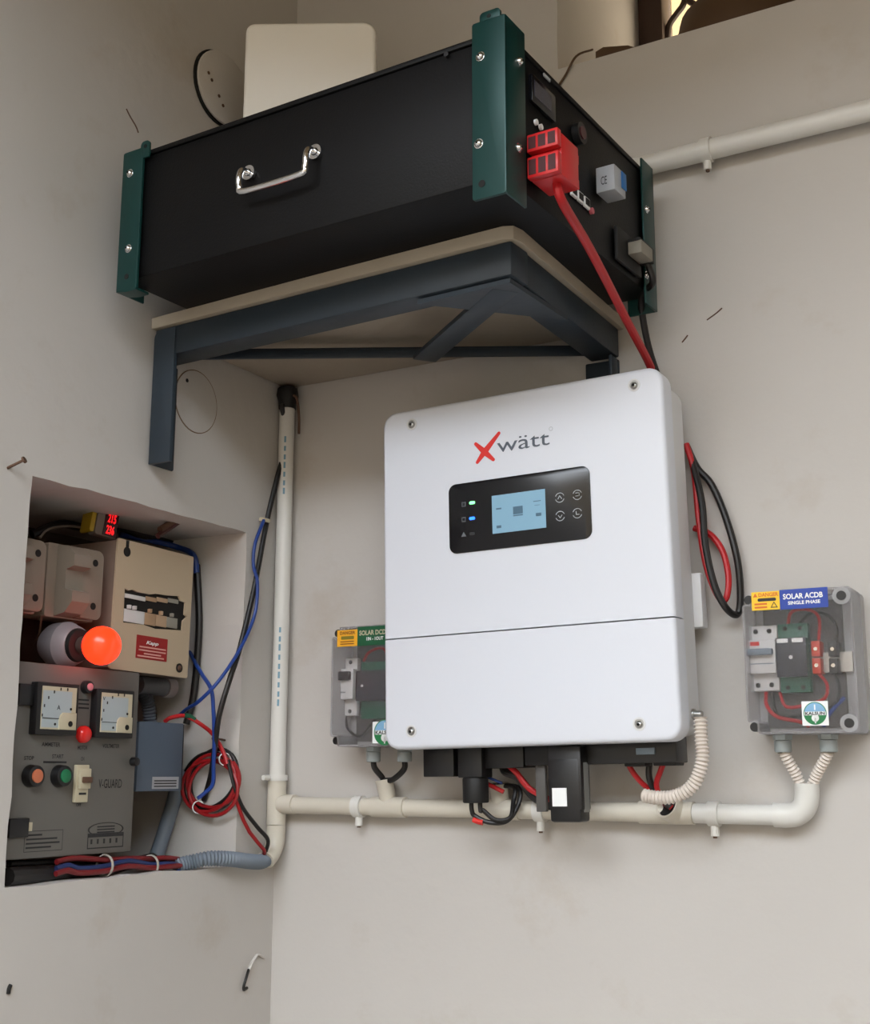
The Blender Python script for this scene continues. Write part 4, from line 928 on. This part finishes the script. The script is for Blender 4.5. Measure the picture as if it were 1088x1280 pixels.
# coil of red and black wire on the niche side
cyp = -.112
def rq(px, py, y=cyp): return P(px, py, y=y)
def coil(cx, cy, rx, ry, tilt, n, y0, a0=0, turns=1.0):
    out = []
    for k in range(n+1):
        t_ = math.radians(a0)+2*math.pi*turns*k/n; wob = 1+.16*math.sin(t_*1.27+turns); cx = cx+.35*math.sin(t_*.7); e, f = rx*wob*math.cos(t_), ry*wob*math.sin(t_); tl = math.radians(tilt)
        out.append(rq(cx+e*math.cos(tl)-f*math.sin(tl), cy+e*math.sin(tl)+f*math.cos(tl), y0-.004*k/n))
    return out
tag(B().tube(coil(263, 979, 29, 38, 22, 48, -.104, -60, 2.0), .0030, 8, 2).obj('wire_coil', M_bcab, origin=rq(263, 979)), 'coiled black wire hanging on niche side behind red coil', 'wire')
tag(B().tube(coil(265, 981, 31, 34, 25, 72, -.110, -70, 3.0)+[rq(297, 1005, -.108), rq(312, 1040, -.085), rq(330, 1062, -.06), ELC+Vector((0, -.006, .008))], .0028, 8, 2).obj('wire_coil', mat('deep_red_wire', (148, 24, 28), .42), origin=rq(266, 980)),
    'coiled red wire hanging on niche side with tail to elbow', 'wire')
tag(B().tube([rq(285, 950, -.116), rq(294, 985, -.114), rq(304, 1010, -.10), rq(322, 1034, -.075), rq(335, 1050, -.06), ELC+Vector((.002, -.004, .010))], .003, 8).obj('black_wire', M_bcab, origin=rq(285, 950)), 'black wire running from coil down to corner elbow', 'wire')
tag(B().tube([lq(206, 902, -.07), lq(214, 897, -.06), lq(232, 895, -.05), lq(252, 906, -.035), rq(268, 920, -.118), rq(280, 942, -.118), rq(284, 955, -.118)], .0031, 8).obj('red_wire', M_red, origin=lq(206, 902, -.07)), 'red wire arching from capacitor box top to coil', 'wire')
tag(B().tube([lq(231, 894, -.049), lq(238, 896, -.0455), lq(244, 900, -.041)], .0036, 8).obj('green_tape', mat('green_tape', (22, 88, 62), .5), origin=lq(238, 896, -.045)), 'short green tape wrapped around red wire above coil', 'tape')
for (xx, yy, ll) in ((281, 949, 'white cable tie at top of wire coil'), (248, 1009, 'white cable tie at bottom of wire coil')):
    p = rq(xx, yy, -.113); tag(B(T(p) @ RZ(60)).ring((0, 0), .0095, .0083, -.0015, .0015, 16).obj('cable_tie', M_paper, origin=p), ll, 'cable tie')
p = rq(277, 925, -.104); tag(B().tube([p+Vector((0, .008, 0)), p+Vector((.004, -.022, .002))], .0016, 8, smooth=False).tube([p+Vector((.004, -.0215, .002)), p+Vector((.0042, -.0235, .0022))], .0038, 8, smooth=False).obj('nail', M_rust, origin=p), 'rusty nail in niche side holding red wire', 'nail')
# blue and black wires from pipe top
top = Vector((.0165, -.034, 2.070))
tag(B().tube([top+Vector((.002, .008, .006)), top, P(360, 545, x=.017), P(346, 600, x=.012), P(333, 655, x=.008), P(318, 735, x=.008), P(300, 810, x=.008), P(287, 850, x=.004), P(274, 895, x=-.006), P(268, 940, x=-.02), P(263, 972, x=-.04), P(255, 1000, x=-.06)], .0042, 10).obj('black_cable', M_bcab, origin=top), 'black cable hanging from conduit top down into niche', 'cable')
tag(B().tube([P(330, 650, x=.012), P(319, 680, x=.011), P(317, 706, x=.012), P(322, 730, x=.015), P(318, 770, x=.014), P(298, 815, x=.012), P(272, 853, x=.0), P(248, 877, x=-.03), P(234, 886, x=-.06), P(222, 896, x=-.09)], .0027, 8).obj('blue_wire', M_blue, origin=P(330, 650, x=.012)), 'blue wire twisting around black cable then into niche', 'wire')
tag(B().tube([P(236, 812, x=-.11), P(243, 826, x=-.08), P(252, 842, x=-.045), P(264, 862, x=-.02), P(267, 890, x=-.014), P(268, 930, x=-.016), P(267, 955, x=-.018), P(266, 980, x=-.02), P(255, 992, x=-.025), P(247, 998, x=-.03)], .003, 8).obj('blue_wire', M_blue, origin=P(245, 832, x=-.06)), 'blue wire dropping behind red coil in niche', 'wire')
p = P(331, 650, x=.009); tag(B(T(p) @ RY(12)).rrect(-.0065, .0065, -.003, .003, -.006, .006, .002).obj('cable_tie', M_creamd, origin=p), 'cream cable tie binding black and blue wires beside corner pipe', 'cable tie')
tp = B().lathe((.0165, -.0205, 2.072), (0, 0, 1), [(.0138, 0), (.0145, .012), (.018, .022), (.016, .034)], 14)
tp = tag(tp.obj('tape_wrap', M_soft, origin=(.0165, -.0205, 2.072)), 'black tape wrapped around top of corner conduit', 'tape')
tag(B().tube([Vector((.024, -.026, 2.092)), Vector((.036, -.024, 2.088)), Vector((.038, -.018, 2.06)), Vector((.036, -.014, 2.03))], .0022, 8).obj('loose_wire_end', M_rust, origin=(.03, -.02, 2.08)), 'brown loose wire end hanging beside conduit top', 'wire')
# wires in the dark top of the niche
ncable('black_wire', 'black cable sagging along dark niche back above fuse holders', M_bcab, [(40, 668, -.17), (75, 655, -.16), (110, 660, -.15), (140, 655, -.15), (175, 668, -.15), (215, 676, -.15), (250, 700, -.16)], .006)
ncable('blue_wire', 'blue cable lying along top of cream breaker box', M_blue, [(150, 668, -.17), (190, 676, -.15), (222, 684, -.13), P(242, 694, y=-.108), P(246, 716, y=-.106)], .0045)
ncable('grey_wire', 'thin grey wire arching above fuse holders', mat('grey_wire', (98, 88, 78), .5), [(50, 672, -.09), (60, 662, -.10), (78, 658, -.11), (98, 659, -.12), (120, 665, -.13)], .0016)
ncable('black_wire', 'black cable hanging behind cream breaker box right edge', M_bcab, [P(246, 706, y=-.102), P(249, 770, y=-.102), P(247, 820, y=-.102), P(242, 870, y=-.103), P(233, 905, y=-.106)], .0055)
ncable('brown_wire', 'thin brown wire hanging under hidden fuse holder', M_rust, [(52, 763, -.08), (51, 778, -.085), (48, 795, -.10), (40, 806, -.12)], .0014)

# ================================================================== marks on the walls
def wmark(name, label, m, cat, pts, r): return tag(B().tube(pts, r, 6).obj(name, m, origin=pts[0]), label, cat)
cy_, cz_ = -.202, 2.548
jc = thing('junction_cover', 'round plaster-coloured junction cover standing ajar above battery', 'cover', T((0, cy_, cz_)))
B(LW).cyl((cy_, -.0035, cz_), .060, .003, seg=40).obj('dark_gap', M_dark, jc)
FJ = LW @ T((cy_+.0045, -.0045, cz_+.001)) @ RZ(-3)
cov = B(FJ).cyl((0, -.006, 0), .059, .005, seg=40, bev=.001).obj('disc', M_wall, jc)
for (a, c) in ((261, 91), (265, 100), (274, 120), (279, 132)):
    X, Z = lp(FJ, a, c, -.0062); B(FJ).cyl((X, -.0066, Z), .0028, .0006, seg=10).obj('screw_hole', M_rust, cov)
j2 = thing('junction_cover', 'flush round junction cover painted over below shelf on left wall', 'cover', T((0, -.223, 2.034)))
B(LW).cyl((-.223, -.0012, 2.034), .046, .001, seg=40).obj('disc', M_wall, j2)
B(LW).ring((-.223, 2.034), .0475, .0462, -.0008, .0, 40).obj('rim_gap', mat('brown_gap', (120, 96, 72), .8), j2)
B(LW).cyl((-.246, -.0017, 2.060), .003, .0006, seg=10).obj('screw_hole', M_dark, j2)
p = P(8, 588, x=0); q = P(30, 575, x=.022)
nl = B().tube([p+Vector((-.01, 0, 0)), q], .0018, 8, smooth=False).tube([q-(q-p).normalized()*.001, q+(q-p).normalized()*.0015], .0042, 10, smooth=False)
tag(nl.obj('nail', M_rust, origin=p), 'rusty bent nail sticking out of wall above niche', 'nail')
p = P(305, 1235, x=.003)
wmark('wire_stub', 'dark wire stub looping out of wall near corner below pipes', M_bcab, 'wire', [P(311, 1212, x=.001), P(308, 1222, x=.005), P(305, 1232, x=.005), P(305, 1237, x=.003), P(309, 1235, x=.001)], .0022)
wmark('wire_stub', 'pale painted wire curving along wall near corner below pipes', M_wall, 'wire', [P(311, 1213, x=.001), P(316, 1202, x=.003), P(322, 1194, x=.003), P(330, 1197, x=.001)], .0024)
wmark('wall_chip', 'dark chip in left wall plaster at bottom edge', M_dark, 'chip', [P(10, 1242, x=.0005), P(11, 1236, x=.001), P(13, 1231, x=.0005)], .0026)
wmark('wall_scratch', 'thin dark scratch on left wall above battery bracket', M_rust, 'scratch', [P(158, 136, x=.0004), P(163, 146, x=.0006), P(170, 158, x=.0006), P(173, 166, x=.0004)], .0010)
wmark('wall_scratch', 'two-stroke dark scratch on right wall below battery', M_rust, 'scratch', [P(853, 428, y=-.0004), P(857, 423, y=-.0006), P(860, 419, y=-.0004)], .0010)
wmark('wall_scratch', 'longer dark scratch on right wall right of battery', M_rust, 'scratch', [P(884, 400, y=-.0004), P(895, 392, y=-.0006), P(903, 385, y=-.0004)], .0009)

# groups for repeats of a kind
GR = {'distribution_box': 'clear-lid distribution boxes on the right wall', 'fuse_holder': 'porcelain fuse holders in the niche', 'cable_tie': 'cable ties on the loose wiring',
      'junction_cover': 'round junction covers on the left wall', 'corrugated_hose': 'corrugated hoses', 'flexible_hose': 'grey hoses at the back of the niche', 'solar_wire': 'black loops below the inverter',
      'battery_cable': 'battery cables', 'red_wire': 'red wires', 'black_wire': 'black wires', 'blue_wire': 'blue wires', 'wire_coil': 'coils on the niche side', 'nail': 'rusty nails',
      'wall_scratch': 'scratches on the walls', 'wire_stub': 'wire stubs below the pipes', 'thick_black_cable': 'thick black cables'}
for o in list(bpy.data.objects):
    n_ = o.name.split('.')[0]
    if o.parent is None and n_ in GR and 'label' in o: o['group'] = GR[n_]
